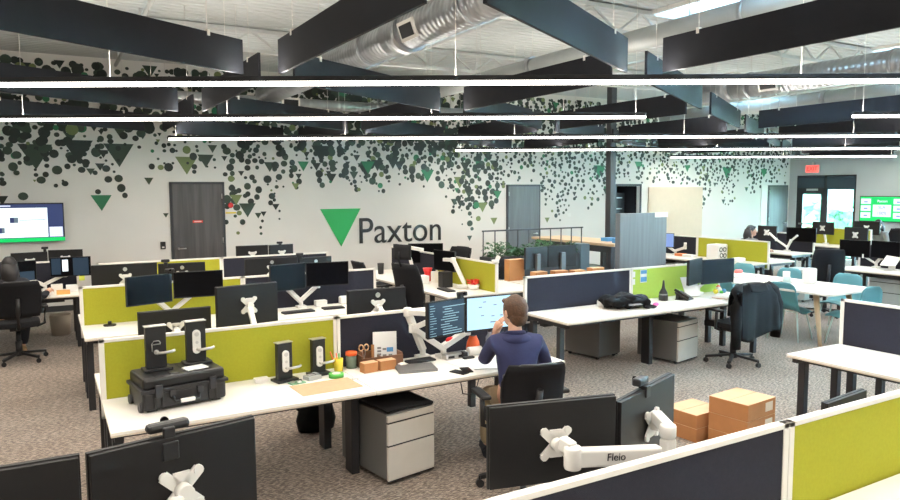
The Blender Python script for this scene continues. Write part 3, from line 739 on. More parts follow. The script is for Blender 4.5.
def webcam(label, x, y, z, rz, bar=False, group=None):
    t = thing('webcam', label, 'webcam', (x, y, z), rz, group)
    if bar:
        MB().bb(-.062, .062, -.02, .02, .008, .036).build('body', M_blk, t, bevel=.012)
        MB().bb(-.012, .022, .018, .034, -.05, .026).bb(-.018, .03, .030, .044, -.07, -.015).build('clip', M_blk, t, bevel=.004)
    else:
        MB().bb(-.045, .045, -.02, .02, .008, .042).build('body', M_blk, t, bevel=.008)
        MB().bb(-.02, .02, .0, .04, -.04, .01).build('clip', M_blk, t, bevel=.003)
    MB().cyl((0, -.022, .03), (0, -.033, .03), .012, n=12).build('lens', M_scr, t)
    return t
def scr_code(t, w, h):
    MB().bb(-w/2+.01, w/2-.01, -.0125, -.0106, -h/2+.016, h/2-.01).build('code_page', E_code, t)
    m = MB(); r = random.Random(3)
    for i in range(13):
        z = h/2-.035-i*.0195
        m.bb(-w/2+.02, -w/2+.02+r.uniform(.03, .07), -.0138, -.0126, z, z+.004)
        if i > 0:
            x = -w/2+.13+r.choice((0, .02, .04)); m.bb(x, x+r.uniform(.06, .26), -.0138, -.0126, z, z+.005)
    m.build('code_lines', E_text, t)
def scr_blue(t, w, h):
    MB().bb(-w/2+.01, w/2-.01, -.0125, -.0106, -h/2+.016, h/2-.01).build('diagram_page', E_blue, t)
    m = MB()
    for (a, b) in ((-.12, .05), (-.08, .09), (.02, .06), (.0, -.03), (.08, -.03), (-.1, -.02)): m.bb(a, a+.03, -.0138, -.0126, b, b+.008)
    m.bb(-.01, .09, -.0138, -.0126, -.08, -.07); m.build('diagram_marks', E_mid, t)
def scr_left(t, w, h):
    MB().bb(-.10, -.03, -.0125, -.0106, -.06, .10).build('window_tile', E_white, t)
    MB().bb(-w/2+.02, -.12, -.0125, -.0106, -.10, .12).build('window_tile', E_code, t)
    MB().bb(.03, w/2-.03, -.0125, -.0106, -.12, .12).build('window_tile', E_code, t)
def scr_left2(t, w, h):
    MB().bb(-.10, .0, -.0125, -.0106, .04, .10).build('window_tile', E_mid, t)
    MB().bb(-w/2+.02, -.13, -.0125, -.0106, -.13, .13).build('window_tile', E_code, t)
    MB().bb(.0, w/2-.03, -.0125, -.0106, -.13, -.01).build('window_tile', E_code, t)
    MB().bb(-.10, .02, -.0125, -.0106, -.0, .01).build('window_tile', E_text, t)
def scr_peri(t, w, h):
    MB().bb(-w/2+.01, w/2-.01, -.0125, -.0106, -h/2+.016, h/2-.01).build('blue_page', E_periw, t)

# foreground
def place_edge(label, A, B, ztop, h, **k):
    """monitor whose screen plane passes through plan points A (image left) and B (image right); we see its back"""
    a, b = Vector((*A, 0)), Vector((*B, 0)); d = b-a; c = (a+b)/2
    ang = math.degrees(math.atan2(d.y, d.x))
    return monitor(label, c.x, c.y, ztop, ang + (180 if k.pop('back', True) else 0), w=d.length, h=h, **k)
place_edge('large dark monitor back with a webcam bar, bottom left foreground', (.065, 2.12), (.545, 2.215), 1.385, .33, logo=False)
place_edge('dark monitor back cut off by the bottom left corner', (-.50, 2.11), (.05, 2.095), 1.395, .33)
webcam('black bar webcam clipped on the bottom left monitor', .285, 2.175, 1.385, 190, bar=True)
place_edge('dark monitor back in front of the man, on a long white arm', (1.43, 2.20), (1.958, 2.07), 1.277, .33)
place_edge('dark monitor back next to the cartons, angled away', (1.965, 2.07), (2.50, 2.275), 1.245, .33)
webcam('small webcam on the right foreground monitor', 2.20, 2.165, 1.247, 200)
place_edge('dark monitor edge poking above the front partition at right', (3.43, 2.1), (3.86, 2.14), 1.0, .27)
t = thing('monitor_arm', 'white arm with black lettering holding the bottom centre monitor', 'monitor arm', (0, 0, 0))
MB().bb(1.99, 2.09, 1.86, 1.95, DH+.0005, DH+.03).cyl((2.04, 1.90, DH+.02), (2.04, 1.90, 1.0), .022).build('clamp', M_wht, t)
MB().bar((1.675, 1.985, 1.095), (2.04, 1.90, 1.065), .05, .07).cyl((1.675, 1.985, 1.05), (1.675, 1.985, 1.14), .034).build('lower_arm', M_wht, t, bevel=.01)
MB().bar((1.675, 1.985, 1.125), (1.672, 2.045, 1.135), .04, .055).build('upper_arm', M_wht, t, bevel=.006)
text_obj('lettering', 'Fleio', .042, M_ink, t, (1.835, 1.9205, 1.086), (R(90), R(4), R(-13)), .002)
t = thing('monitor_arm', 'white upright arm behind the angled foreground monitor', 'monitor arm', (0, 0, 0))
MB().bb(2.12, 2.22, 1.90, 1.99, DH+.0005, DH+.03).build('clamp', M_wht, t)
MB().bar((2.18, 1.97, DH+.02), (2.195, 2.0, 1.07), .055, .05).cyl((2.195, 2.0, 1.07), (2.195, 2.0, 1.13), .034).build('lower_arm', M_wht, t, bevel=.01)
MB().bar((2.195, 2.0, 1.11), (2.245, 2.115, 1.125), .045, .05).build('upper_arm', M_wht, t, bevel=.006)
arm('white twin arm behind the bottom left monitors', (.05, 1.90), [(.29, 2.09, 1.22), (-.23, 2.03, 1.17)])
arm('white arm under the monitor poking above the front partition', (3.65, 1.92), [(3.64, 2.04, .87)])
# man's screens
place_edge('lit screen full of dark blue code', (2.47, 4.63), (2.85, 4.72), 1.252, .285, back=False, screen=scr_code)
place_edge('lit pale blue screen in front of the man in navy', (2.87, 4.73), (3.345, 4.72), 1.245, .285, back=False, screen=scr_blue)
webcam('small webcam clipped on the code screen', 2.83, 4.715, 1.255, 10)
arm('white V shaped arm under the code screen', (2.78, 4.93), [((2.66, 4.76, 1.11), (2.50, 4.93, 1.0)), ((3.10, 4.79, 1.10), (3.0, 4.92, .93))], ww=.06)
arm('upper white arm reaching past the left side of the code screen', (2.62, 4.99), [((2.62, 4.78, 1.13), (2.47, 4.96, 1.13))], ww=.06)
# behind main partition: backs
place_edge('wide monitor back seen behind the two tall handle units', (.545, 5.50), (1.06, 5.50), 1.225, .31, logo=False)
place_edge('matte monitor back with white mount left of the white V arm', (1.09, 5.46), (1.585, 5.55), 1.372, .32)
place_edge('monitor back with a round emblem behind the wooden tray', (2.175, 5.52), (2.715, 5.50), 1.256, .31, logo=True)
arm('white arm behind the two tall handle units', (.80, 5.22), [(.80, 5.43, 1.08)])
arm('white arm on the monitor left of the white V arm', (1.45, 5.22), [(1.34, 5.43, 1.2)])
arm('white arm behind the monitor with the round emblem', (2.45, 5.22), [(2.445, 5.44, 1.10)])
# second bench screens
place_edge('left one of two dark screens before the left olive partition', (.66, 7.62), (1.115, 7.78), 1.245, .30, back=False)
place_edge('right one of two dark screens before the left olive partition', (1.13, 7.78), (1.63, 7.74), 1.252, .28, back=False)
arm('white V arm under the pair of dark screens at left', (1.13, 7.93), [((.90, 7.78, 1.09), (.93, 7.86, 1.0)), ((1.38, 7.84, 1.10), (1.35, 7.88, 1.0))], ww=.06)
webcam('webcam on the left dark screen of the second bench', 1.10, 7.78, 1.25, 0)
place_edge('left one of two dark screens above the white V arm at centre left', (2.12, 7.66), (2.56, 7.78), 1.275, .30, back=False)
place_edge('right one of two dark screens above the white V arm at centre left', (2.57, 7.78), (3.07, 7.72), 1.27, .28, back=False)
arm('bright white V arm standing before the dark partition at centre left', (2.55, 7.92), [((2.34, 7.78, 1.10), (2.36, 7.86, .99)), ((2.80, 7.82, 1.10), (2.74, 7.88, .99))], ww=.06)
place_edge('left monitor back with emblem behind the left olive partition', (.40, 8.50), (1.07, 8.50), 1.30, .34, logo=True)
place_edge('right monitor back with emblem behind the left olive partition', (1.08, 8.50), (1.585, 8.46), 1.28, .31, logo=True)
arm('white arm behind the left olive partition of the second bench', (1.07, 8.24), [(.74, 8.42, 1.13), (1.33, 8.40, 1.12)])
place_edge('wide monitor back behind the left one of the V arm screens', (2.05, 8.5), (2.69, 8.46), 1.285, .31, logo=True)
place_edge('pale monitor back behind the right one of the V arm screens', (2.70, 8.46), (3.15, 8.52), 1.265, .31, logo=True)
arm('white arm behind the dark partition of the second bench', (2.6, 8.22), [(2.37, 8.40, 1.13), (2.93, 8.42, 1.11)])
webcam('webcam on the pale monitor behind the V arm screens', 2.72, 8.46, 1.285, 180)
webcam('webcam between the two emblem monitors at left', 1.16, 8.50, 1.285, 180)
place_edge('left one of two monitor backs behind the rear dark partition', (2.53, 11.02), (3.02, 10.98), 1.25, .31)
place_edge('right one of two monitor backs behind the rear dark partition', (3.03, 10.98), (3.44, 11.05), 1.245, .31)
webcam('webcam on the right rear monitor near the red alarm', 3.22, 11.02, 1.25, 180)
arm('white arm behind the rear dark partition', (3.0, 10.75), [(2.77, 10.93, 1.09), (3.23, 10.94, 1.09)])
# left bench
place_edge('lit screen half hidden by the person in black at the left edge', (-.58, 10.85), (-.14, 10.98), 1.18, .27, back=False, screen=scr_left2)
place_edge('lit screen with dark tiles right of the person at the left edge', (.02, 11.0), (.52, 10.96), 1.20, .27, back=False, screen=scr_left)
arm('white V arm under the two lit screens at the left edge', (-.05, 11.18), [((-.30, 10.98, 1.04), (-.28, 11.08, .95)), ((.25, 11.03, 1.06), (.20, 11.1, .95))], ww=.06)
place_edge('left monitor back above the two lit screens at the left edge', (-.46, 11.85), (.0, 11.92), 1.22, .30)
place_edge('right monitor back above the two lit screens at the left edge', (.01, 11.92), (.46, 11.85), 1.238, .30)
webcam('round webcam above the left edge screens', -.03, 11.9, 1.25, 180)
arm('white arm behind the partition at the left edge', (-.02, 11.45), [(-.24, 11.80, 1.07), (.24, 11.80, 1.07)])
st = tag(MB().bb(-.035, .035, -.002, .001, -.04, .04).build('sticky_note', mat('note_yellow', (.55, .62, .08), .8)), 'yellow green sticky note below the lit screen at left', 'note'); st.location = (.40, 10.966, .905)
# right bench
place_edge('left one of two large dark screens above the lime partition', (6.86, 5.98), (7.275, 6.13), 1.22, .32, back=False)
place_edge('right one of two large dark screens above the lime partition', (7.285, 6.13), (7.83, 6.08), 1.19, .32, back=False)
arm('white arm behind the two large dark screens of the lime partition', (7.35, 6.24), [((7.12, 6.12, 1.05), (7.15, 6.18, .95)), ((7.6, 6.16, 1.02), (7.55, 6.2, .95))])
# centre: screens with metal stands in front of the planter
for (a, b, lab) in (((6.18, 8.48), (6.66, 8.56), 'left'), ((6.67, 8.56), (7.18, 8.50), 'right')):
    place_edge('%s one of two monitor backs on metal stands before the planter' % lab, a, b, 1.235, .33, stand=.335, mount=False)
place_edge('black monitor seen from behind over the centre desk, below the sign', (5.0, 10.0), (5.5, 9.75), 1.25, .32, back=False)
place_edge('black monitor on the centre desk behind the white arms', (4.98, 9.1), (5.06, 8.62), 1.22, .3, back=False)
arm('white folded arm on the centre desk nearer the olive partition', (5.05, 8.35), [((4.96, 8.75, 1.10), (4.93, 8.45, 1.12))], ww=.07)
arm('white folded arm behind the tall backed chair', (5.05, 9.9), [((5.02, 9.55, 1.18), (4.95, 9.95, 1.2))], ww=.07)
# right middle
place_edge('small pale blue screen just right of the grey panel', (11.12, 10.62), (11.18, 10.20), 1.18, .30, back=False, screen=scr_peri, w=None) if False else monitor('small pale blue screen just right of the grey panel', 11.15, 10.40, 1.185, -60, w=.44, h=.30, screen=scr_peri)
arm('white V arm under the pale blue screen', (11.35, 10.25), [((11.18, 10.40, 1.03), (11.25, 10.42, .93)), ((11.30, 9.95, 1.0), (11.35, 10.0, .9))], ww=.06)
monitor('large black floating monitor near the long haired person', 14.0, 9.20, 1.265, -80, w=.62, h=.31)
monitor('monitor back facing the long haired person', 14.02, 10.02, 1.27, 80+180-170, w=.48, h=.30)
arm('white V arm below the large black floating monitor', (14.05, 9.55), [((13.96, 9.25, 1.10), (13.95, 9.40, .97)), ((13.97, 9.95, 1.12), (13.95, 9.75, .98))], ww=.05)
monitor('left dark screen of the far right pair', 12.22, 7.02, 1.20, -82, w=.50, h=.30)
monitor('right dark screen of the far right pair', 12.22, 6.50, 1.21, -96, w=.50, h=.30)
arm('white arm beside the far right pair of screens', (12.36, 6.72), [((12.26, 6.98, 1.03), (12.25, 6.88, .93)), ((12.27, 6.5, 1.04), (12.25, 6.58, .93))])
monitor('dark monitor near the exit door on an upper row', 16.55, 10.3, 1.28, 90, w=.55, h=.31)
monitor('dark monitor below the right end of the wide window pane', 14.75, 8.45, 1.28, 85, w=.52, h=.32)
monitor('dark monitor in front of the second distant person', 17.2, 9.6, 1.30, 92, w=.60, h=.32)
arm('white arm of the dark monitor near the exit door', (16.68, 10.3), [(16.6, 10.3, 1.12)])
arm('white arm under the monitor of the second distant person', (17.0, 9.6), [(17.14, 9.6, 1.13)])

# ------------------------------------------------------------------ chairs
def profile_fn(prof, wfn, curl=.03):
    P = [Vector((0, y, z)) for y, z in prof]
    def at(v):
        t = v*(len(P)-1); i = min(int(t), len(P)-2); f = t-i
        p0 = P[max(i-1, 0)]; p1 = P[i]; p2 = P[i+1]; p3 = P[min(i+2, len(P)-1)]
        return .5*((2*p1)+(-p0+p2)*f+(2*p0-5*p1+4*p2-p3)*f*f+(-p0+3*p1-3*p2+p3)*f**3), (p2-p1).normalized()
    def fn(u, v):
        p, d = at(v); n = Vector((0, -d.z, d.y)); s = u*2-1; w = wfn(v)
        return (s*w/2, (p - n*(-curl)*s*s).y, (p - n*(-curl)*s*s).z)
    return fn
def task_chair(label, x, y, rz, top=.98, seat_z=.47, head=False, arms=True, mesh=True, w=.46, spin=10, silver=False, backlow=.58, group=None):
    t = thing('task_chair', label, 'chair', (x, y, 0), rz, group)
    MB().sheet(lambda u, v: (((u*2-1)*.24*(1-.10*abs(v*2-1)**3)), (v*2-1)*.235+.03, seat_z-.012*((u*2-1)**2)*-1-.03*max(0, v-.75)*2), 8, 8, .07).build('seat', M_seat, t, bevel=.01)
    tilt = .12
    bk = MB().sheet(lambda u, v: ((u*2-1)*w/2*(1-.10*abs(v*2-1)**4), -.20-.05*(1-((u*2-1)**2))-.03*math.sin(v*PI)*-1-v*(top-backlow)*tilt*1.6, backlow+v*(top-backlow)), 10, 8, .03)
    b = bk.build('backrest', M_mesh if mesh else M_blk, t)
    fr = MB(); pts = []
    for i in range(25):
        a = 2*PI*i/24; u = .5+.5*max(-1, min(1, 1.15*math.cos(a))); v = .5+.5*max(-1, min(1, 1.15*math.sin(a)))
        pts.append(((u*2-1)*w/2*(1-.10*abs(v*2-1)**4), -.20-.05*(1-((u*2-1)**2))+.03*math.sin(v*PI)-v*(top-backlow)*tilt*1.6, backlow+v*(top-backlow)))
    fr.tube(pts, .014, 6).build('back_frame', M_blk, b)
    MB().tube([(0, -.08, seat_z-.06), (0, -.24, seat_z-.02), (0, -.30, backlow+.05), (0, -.30-(top-backlow)*.1, backlow+(top-backlow)*.55)], .025, 8).build('back_support', M_blk, t)
    if head:
        MB().sheet(lambda u, v: ((u*2-1)*.14, -.22-(top-backlow)*tilt*1.6-.04*(1-(u*2-1)**2), top+.06+v*.19), 6, 4, .05).tube([(0, -.27-(top-backlow)*.17, top-.03), (0, -.31-(top-backlow)*.17, top+.08), (0, -.29-(top-backlow)*.17, top+.16)], .015).build('headrest', M_seat, t)
    if arms:
        for s in (-1, 1):
            a = MB().tube([(s*.2, .0, seat_z-.05), (s*.29, .0, seat_z-.02), (s*.30, -.02, seat_z+.18)], .018, 8).build('armrest', M_blk, t)
            MB().box((s*.295, .02, seat_z+.20), (.075, .25, .03)).build('arm_pad', M_blk, a, bevel=.012)
    MB().cyl((0, 0, .10), (0, 0, seat_z-.05), .028).cyl((0, 0, .08), (0, 0, .25), .038).box((0, 0, seat_z-.055), (.18, .22, .04)).build('gas_column', M_blk, t)
    bs = MB(); bs.cyl((0, 0, .07), (0, 0, .125), .05)
    for i in range(5):
        a = R(spin+72*i); bs.bar((math.cos(a)*.03, math.sin(a)*.03, .105), (math.cos(a)*.31, math.sin(a)*.31, .075), .04, .028)
    bs.build('star_base', M_silver if silver else M_blk, t, bevel=.004)
    for i in range(5):
        a = R(spin+72*i); cx, cy = math.cos(a)*.31, math.sin(a)*.31
        MB().cyl((cx, cy-.018, .028), (cx, cy+.018, .028), .0275, n=14).cyl((cx, cy, .05), (cx, cy, .085), .01).build('caster', M_blk, t)
    return t
def shell_chair(label, x, y, rz, seat_z=.44, m=None, legm=None, group=None, hgt=.82, name='shell_chair'):
    t = thing(name, label, 'chair', (x, y, 0), rz, group)
    prof = [(.23, seat_z-.015), (.12, seat_z), (-.05, seat_z-.01), (-.16, seat_z+.015), (-.215, seat_z+.10), (-.235, seat_z+.24), (-.255, hgt)]
    wf = lambda v: .46*(1-.30*max(0, v-.62)**1.5/.24*.6)*(1-.12*max(0, .2-v)*5) if v < .93 else .46*(1-.30*.31**1.5/.24*.6)*(1-(v-.93)*5)
    MB().sheet(profile_fn(prof, wf, .045), 10, 20, .012).build('shell', m or M_teal, t)
    for sx in (-1, 1):
        for sy in (-1, 1):
            MB().cyl((sx*.15, sy*.13-.0, seat_z-.03), (sx*.22, sy*.20+.0, 0), .013, .010, 10).build('leg', legm or M_tealleg, t)
    MB().bar((-.16, .13, seat_z-.035), (.16, .13, seat_z-.035), .02, .015).bar((-.16, -.13, seat_z-.035), (.16, -.13, seat_z-.035), .02, .015).build('seat_frame', legm or M_tealleg, t)
    return t
task_chair('black mesh chair of the man in navy', 2.88, 3.98, -14, top=.93, mesh=True, w=.44, spin=35)
cj = task_chair('black chair with a leather jacket over its back', 7.12, 5.50, -6, top=.96, spin=0)
task_chair('black mesh chair of the person at the left edge', -.36, 10.12, 4, top=1.02, w=.50, spin=20)
task_chair('tall black chair with headrest below the company sign', 4.20, 8.02, -72, top=1.17, head=True, w=.48)
task_chair('empty black mesh chair standing alone left below the company sign', 4.33, 9.82, -88, top=1.03)
task_chair('black chair with curved back right of the white folded arms', 6.0, 10.45, 100, top=1.10, w=.56)
task_chair('black mesh chair between the cartons and the planter', 6.48, 9.12, 170, top=1.0)
task_chair('black mesh chair with high back before the far right screens', 11.12, 6.85, -50, top=1.12, w=.46)
task_chair('black chair of the long haired person', 12.84, 9.72, -90, top=1.02)
task_chair('black chair of the second distant person at far right', 17.9, 9.4, 85, top=1.1)
task_chair('black chair left of the small olive partition near the exit', 15.5, 10.1, -80, top=1.05)
# jacket
jk = thing('leather_jacket', 'black leather jacket hung over the chair back, right of centre', 'jacket', (7.12, 5.50, 0), -6)
def jac(u, v):
    s = u*2-1
    K = [(-.150, .62), (-.165, .80), (-.185, .93), (-.235, 1.005), (-.315, 1.0), (-.355, .90), (-.372, .72), (-.38, .55), (-.385, .40)]
    q = v*(len(K)-1); i = min(int(q), len(K)-2); f = q-i; f = f*f*(3-2*f)*.3+f*.7
    y = K[i][0]*(1-f)+K[i+1][0]*f; z = K[i][1]*(1-f)+K[i+1][1]*f
    out = max(0, v-.5)*2
    y -= (.026*math.sin(u*7+1.5*v)+.010*math.sin(u*17+1+3*v)+.004*math.sin(u*31+5*v))*out + .02*(1-s*s)*out
    z -= .035*abs(s)**3*(1 if .2 < v < .7 else 0) + .05*out*out*math.sin(u*5+.6)
    return (s*(.255+.05*out+.01*math.sin(v*11)), y, z)
MB().sheet(jac, 40, 32, .016).build('body', M_leather, jk)
for s, zb in ((-1, .27), (1, .36)):
    MB().tube([(s*.22, -.27, .985), (s*.285, -.30, .92), (s*.325, -.325, .76), (s*.32, -.34, .58), (s*.315, -.335, .44), (s*.31, -.33, zb)], [.045, .068, .07, .064, .058, .056], 12).build('sleeve', M_leather, jk)
MB().sheet(lambda u, v: ((u*2-1)*.14, -.32-.015*math.sin(u*PI)-.055*v, 1.015-.09*v-.02*math.sin(u*PI)), 10, 4, .012).build('collar', M_leather, jk)

# conference table and shell chairs
tb = thing('meeting_table', 'white meeting table on tapered wooden legs at right centre', 'table', (9.30, 6.85, 0))
def rr(w, d, r, n=5):
    out = []
    for (cx, cy, a0) in ((w/2-r, d/2-r, 0), (-w/2+r, d/2-r, 90), (-w/2+r, -d/2+r, 180), (w/2-r, -d/2+r, 270)):
        for i in range(n+1): a = R(a0+90*i/n); out.append((cx+r*math.cos(a), cy+r*math.sin(a)))
    return out
MB().prism(rr(1.15, 3.1, .10), .03, Matrix.Translation((0, 0, .70))).build('tabletop', M_top, tb, bevel=.004)
for sx in (-1, 1):
    for sy in (-1, 1): MB().cyl((sx*.36, sy*1.22, .70), (sx*.44, sy*1.36, 0), .040, .024, 14).build('leg', M_oak, tb)
MB().bb(-.38, .38, 1.14, 1.2, .62, .70).bb(-.38, .38, -1.2, -1.14, .62, .70).bb(-.03, .03, -1.2, 1.2, .63, .69).build('under_frame', M_blkm, tb)
MB().bb(-.06, .14, -.55, -.40, .7305, .736).build('cable_flap', M_blk, tb)
for lab, x, y, rz in (('teal shell chair with its back to us, nearest side of the meeting table', 8.98, 6.02, -82),
    ('dark teal shell chair half hidden behind the leather jacket', 8.78, 6.78, -95), ('pale teal shell chair on the far side of the meeting table, nearer end', 10.15, 6.05, 95),
    ('pale teal shell chair on the far side of the meeting table, middle', 10.12, 7.0, 92), ('teal shell chair at the near right end of the meeting table', 9.30, 5.36, -6), ('pale teal shell chair on the far side of the table beside the bags', 10.12, 7.85, 95)):
    shell_chair(lab, x, y, rz, group=None)

# bar counter, stools, planter
ct = thing('wooden_counter', 'high wooden counter on black legs left of the grey panel', 'counter', (9.75, 11.2, 0))
MB().bb(-.45, .45, -1.3, 1.3, 1.01, 1.06).build('countertop', M_oak, ct, bevel=.004)
for sy in (-1.15, -.1, 1.15):
    for sx in (-.38, .38): MB().bb(sx-.04, sx+.04, sy-.04, sy+.04, 0, 1.0).build('leg', M_blkm, ct)
MB().bb(-.4, .4, -1.2, 1.2, .88, 1.0).build('apron', M_blkm, ct)
def stool(label, x, y, rz):
    t = thing('bar_stool', label, 'stool', (x, y, 0), rz)
    prof = [(.19, .66), (.08, .67), (-.08, .665), (-.16, .69), (-.19, .76), (-.21, .86)]
    MB().sheet(profile_fn(prof, lambda v: .40-.08*v, .04), 8, 14, .014).build('shell', mat('grey_green_shell', (.10, .16, .15), .5), t)
    for sx in (-1, 1):
        for sy in (-1, 1): MB().cyl((sx*.12, sy*.11, .64), (sx*.21, sy*.20, 0), .012, n=8).build('leg', M_blkm, t)
    MB().bar((-.19, .18, .22), (.19, .18, .22), .015, .015).bar((-.19, -.18, .22), (.19, -.18, .22), .015, .015).build('foot_rail', M_blkm, t)
stool('grey green bar stool at the near end of the wooden counter', 8.92, 10.15, -90)
stool('grey green bar stool under the middle of the wooden counter', 9.05, 10.85, -90)
bx = thing('tissue_box', 'blue tissue box on the wooden counter', 'tissue box', (9.65, 10.15, 1.0605), 10)
MB().bb(-.12, .12, -.06, .06, 0, .09).build('box', M_blue, bx, bevel=.003)
MB().lathe([(.03, .085), (.05, .12), (.03, .17), (.005, .21)], n=9).build('tissue', M_paper, bx)
tag(MB().bb(8.95+.75, 9.95, 10.5, 10.7, 1.0605, 1.13).build('napkin_pack', M_blue), 'pale blue pack beside the tissue box on the counter', 'pack')
pl = thing('planter_box', 'long dark planter box full of green leaves', 'planter', (7.25, 9.75, 0))
MB().bb(-.95, .95, -.17, .17, 0, .98).build('box', mat('planter_dark', (.03, .033, .038), .6), pl, bevel=.005)
lv = MB(); r = random.Random(5)
for i in range(900):
    c = Vector((r.uniform(-.93, .93), r.uniform(-.17, .17), .97)); c.z += r.random()**1.5*(.20+.06*math.sin(c.x*7)); s = r.uniform(.018, .045)
    a, b, cc = r.uniform(0, 6.3), r.uniform(-.9, .9), r.uniform(-.9, .9)
    Mq = Matrix.Translation(c) @ Euler((b, cc, a)).to_matrix().to_4x4()
    lv._add([(0, -s, 0), (s*.55, 0, .006), (0, s*1.2, -.004), (-s*.55, 0, .006)], [(0, 1, 2, 3)], Mq)
for i in range(60):
    x0, y0 = r.uniform(-.93, .93), r.uniform(-.17, .17); lv.cyl((x0, y0, .95), (x0+r.uniform(-.03, .03), y0, 1.1+r.random()*.05), .003, n=4)
lv.build('foliage', M_plant, pl)
rl = thing('black_railing', 'thin black railing above the leafy planter', 'railing', (7.42, 9.99, 0))
MB().bar((-1.02, 0, 1.40), (1.19, 0, 1.40), .025, .025).build('top_rail', M_blkm, rl)
for i in range(10):
    x = -1.0+i*.24; MB().cyl((x, 0, 0), (x, 0, 1.39), .011, n=8).build('post', M_blkm, rl)
tag(MB().bb(8.24, 8.44, 9.6, 9.9, 0, 1.13).build('narrow_cabinet', mat('blue_grey_laminate', (.13, .20, .25), .5), bevel=.004), 'narrow blue grey upright cabinet at the right end of the planter', 'cabinet')
gp = thing('acoustic_screen', 'tall freestanding wood grain grey panel in the middle of the room', 'screen', (9.10, 9.0, 0))
MB().bb(-.56, .56, -.06, .06, .03, 1.68).build('panel', M_panelg, gp, bevel=.004)
MB().bb(-.50, -.42, -.25, .25, 0, .03).bb(.42, .50, -.25, .25, 0, .03).build('feet', M_blkm, gp)
MB().bb(.26, .58, -.066, -.061, 1.60, 1.685).build('notice', M_paper, gp)

# ------------------------------------------------------------------ pedestals and floor objects
def pedestal(label, x, y, rz, w=.40, d=.56, h=.50, cushion=True, front=M_gryped, dr=(.06, .20, .03)):
    t = thing('mobile_pedestal', label, 'cabinet', (x, y, 0), rz)
    MB().bb(-w/2, w/2, .02, d, .045, h).build('body', M_dgryped if front is M_gryped else front, t, bevel=.003)
    z = h-.012
    for i, hh in enumerate((.045, .155, h-.045-.045-.155-.03)):
        q = MB().bb(-w/2+.002, w/2-.002, 0, .019, z-hh, z).build('drawer', front, t, bevel=.002)
        MB().bb(-w/2+.004, w/2-.004, .004, .018, z-hh-.011, z-hh-.001).build('drawer_gap', M_blk, q)
        z -= hh+.012
    MB().cyl((w/2-.05, .0, h-.035), (w/2-.05, -.004, h-.035), .008, n=10).build('lock', M_silver, t)
    for sx in (-1, 1):
        for yy in (.06, d-.06): MB().cyl((sx*(w/2-.05)-.012, yy, .022), (sx*(w/2-.05)+.012, yy, .022), .0215, n=12).build('caster', M_blk, t)
    if cushion: MB().sheet(lambda u, v: ((u*2-1)*w/2*.98, v*(d-.0)+.005, h+.022+.022*math.sin(u*PI)**.4*math.sin(v*PI)**.4+.010*math.sin(u*5+v*3)), 12, 12, .018).build('cushion', M_seat, t)
    return t
pedestal('silver grey drawer pedestal with black cushion under the main desk', 2.225, 4.42, 10, w=.42, d=.62, h=.52)
pedestal('grey pedestal with silver drawers under the desk with the black bag', 6.68, 5.80, 12, w=.46, d=.56, h=.52, cushion=False)
pedestal('plain dark grey pedestal under the desk behind the black bag', 5.90, 6.98, 180+10, w=.42, d=.56, h=.54, cushion=False)
pedestal('pale grey drawer cabinet under the desk at the far right', 12.0, 6.25, -90, w=.75, d=.5, h=.6, cushion=False, front=mat('pale_steel', (.42, .48, .48), .5))
pedestal('pale grey drawer cabinet below the olive partition end, right middle', 12.25, 8.3, 90+90, w=.42, d=.5, h=.6, cushion=False, front=MATS['pale_steel'])
pedestal('white pedestal under the desk with the pale blue screen', 11.0, 10.6, -90, w=.42, d=.5, h=.55, cushion=False, front=M_wht)
def carton(label, x, y, z, rz, w=.42, d=.38, h=.135, lab=True, group=None, tape=True):
    t = thing('cardboard_carton', label, 'box', (x, y, z), rz, group)
    MB().bb(-w/2, w/2, -d/2, d/2, 0, h-.002).build('body', M_card, t, bevel=.002)
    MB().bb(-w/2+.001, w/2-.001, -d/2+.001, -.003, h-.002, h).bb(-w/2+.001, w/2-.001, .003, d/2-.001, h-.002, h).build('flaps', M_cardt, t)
    if lab:
        q = MB().bb(w/2-.15, w/2-.045, -d/2-.002, -d/2+.0, h*.28, h*.82).build('paper_label', mat('label_paper', (.72, .62, .50), .8), t)
        MB().bb(-d/2, 0, 0, 0, 0, 0).bm.free()
    return t
for i, lab in enumerate(('bottom', 'middle', 'topmost')):
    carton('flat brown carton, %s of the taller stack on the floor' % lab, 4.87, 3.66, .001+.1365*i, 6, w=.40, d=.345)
for i, lab in enumerate(('bottom one of the lower stack, left of the taller stack', 'top one of the lower stack, left of the taller stack')):
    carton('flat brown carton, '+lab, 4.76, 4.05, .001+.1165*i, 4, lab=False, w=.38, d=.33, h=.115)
bagf = thing('black_bag', 'black bag with looped strap on the floor under the main desk', 'bag', (1.98, 5.80, 0), 0)
MB().lathe([(.05, 0), (.16, .01), (.18, .10), (.15, .22), (.08, .30), (.02, .31)], n=18, sx=1, sy=.6).build('body', M_leather, bagf)
MB().tube([(-.12, 0, .16), (-.19, 0, .24), (-.14, 0, .36), (-.02, 0, .40), (.05, 0, .30)], .012, 8).build('strap', M_leather, bagf)

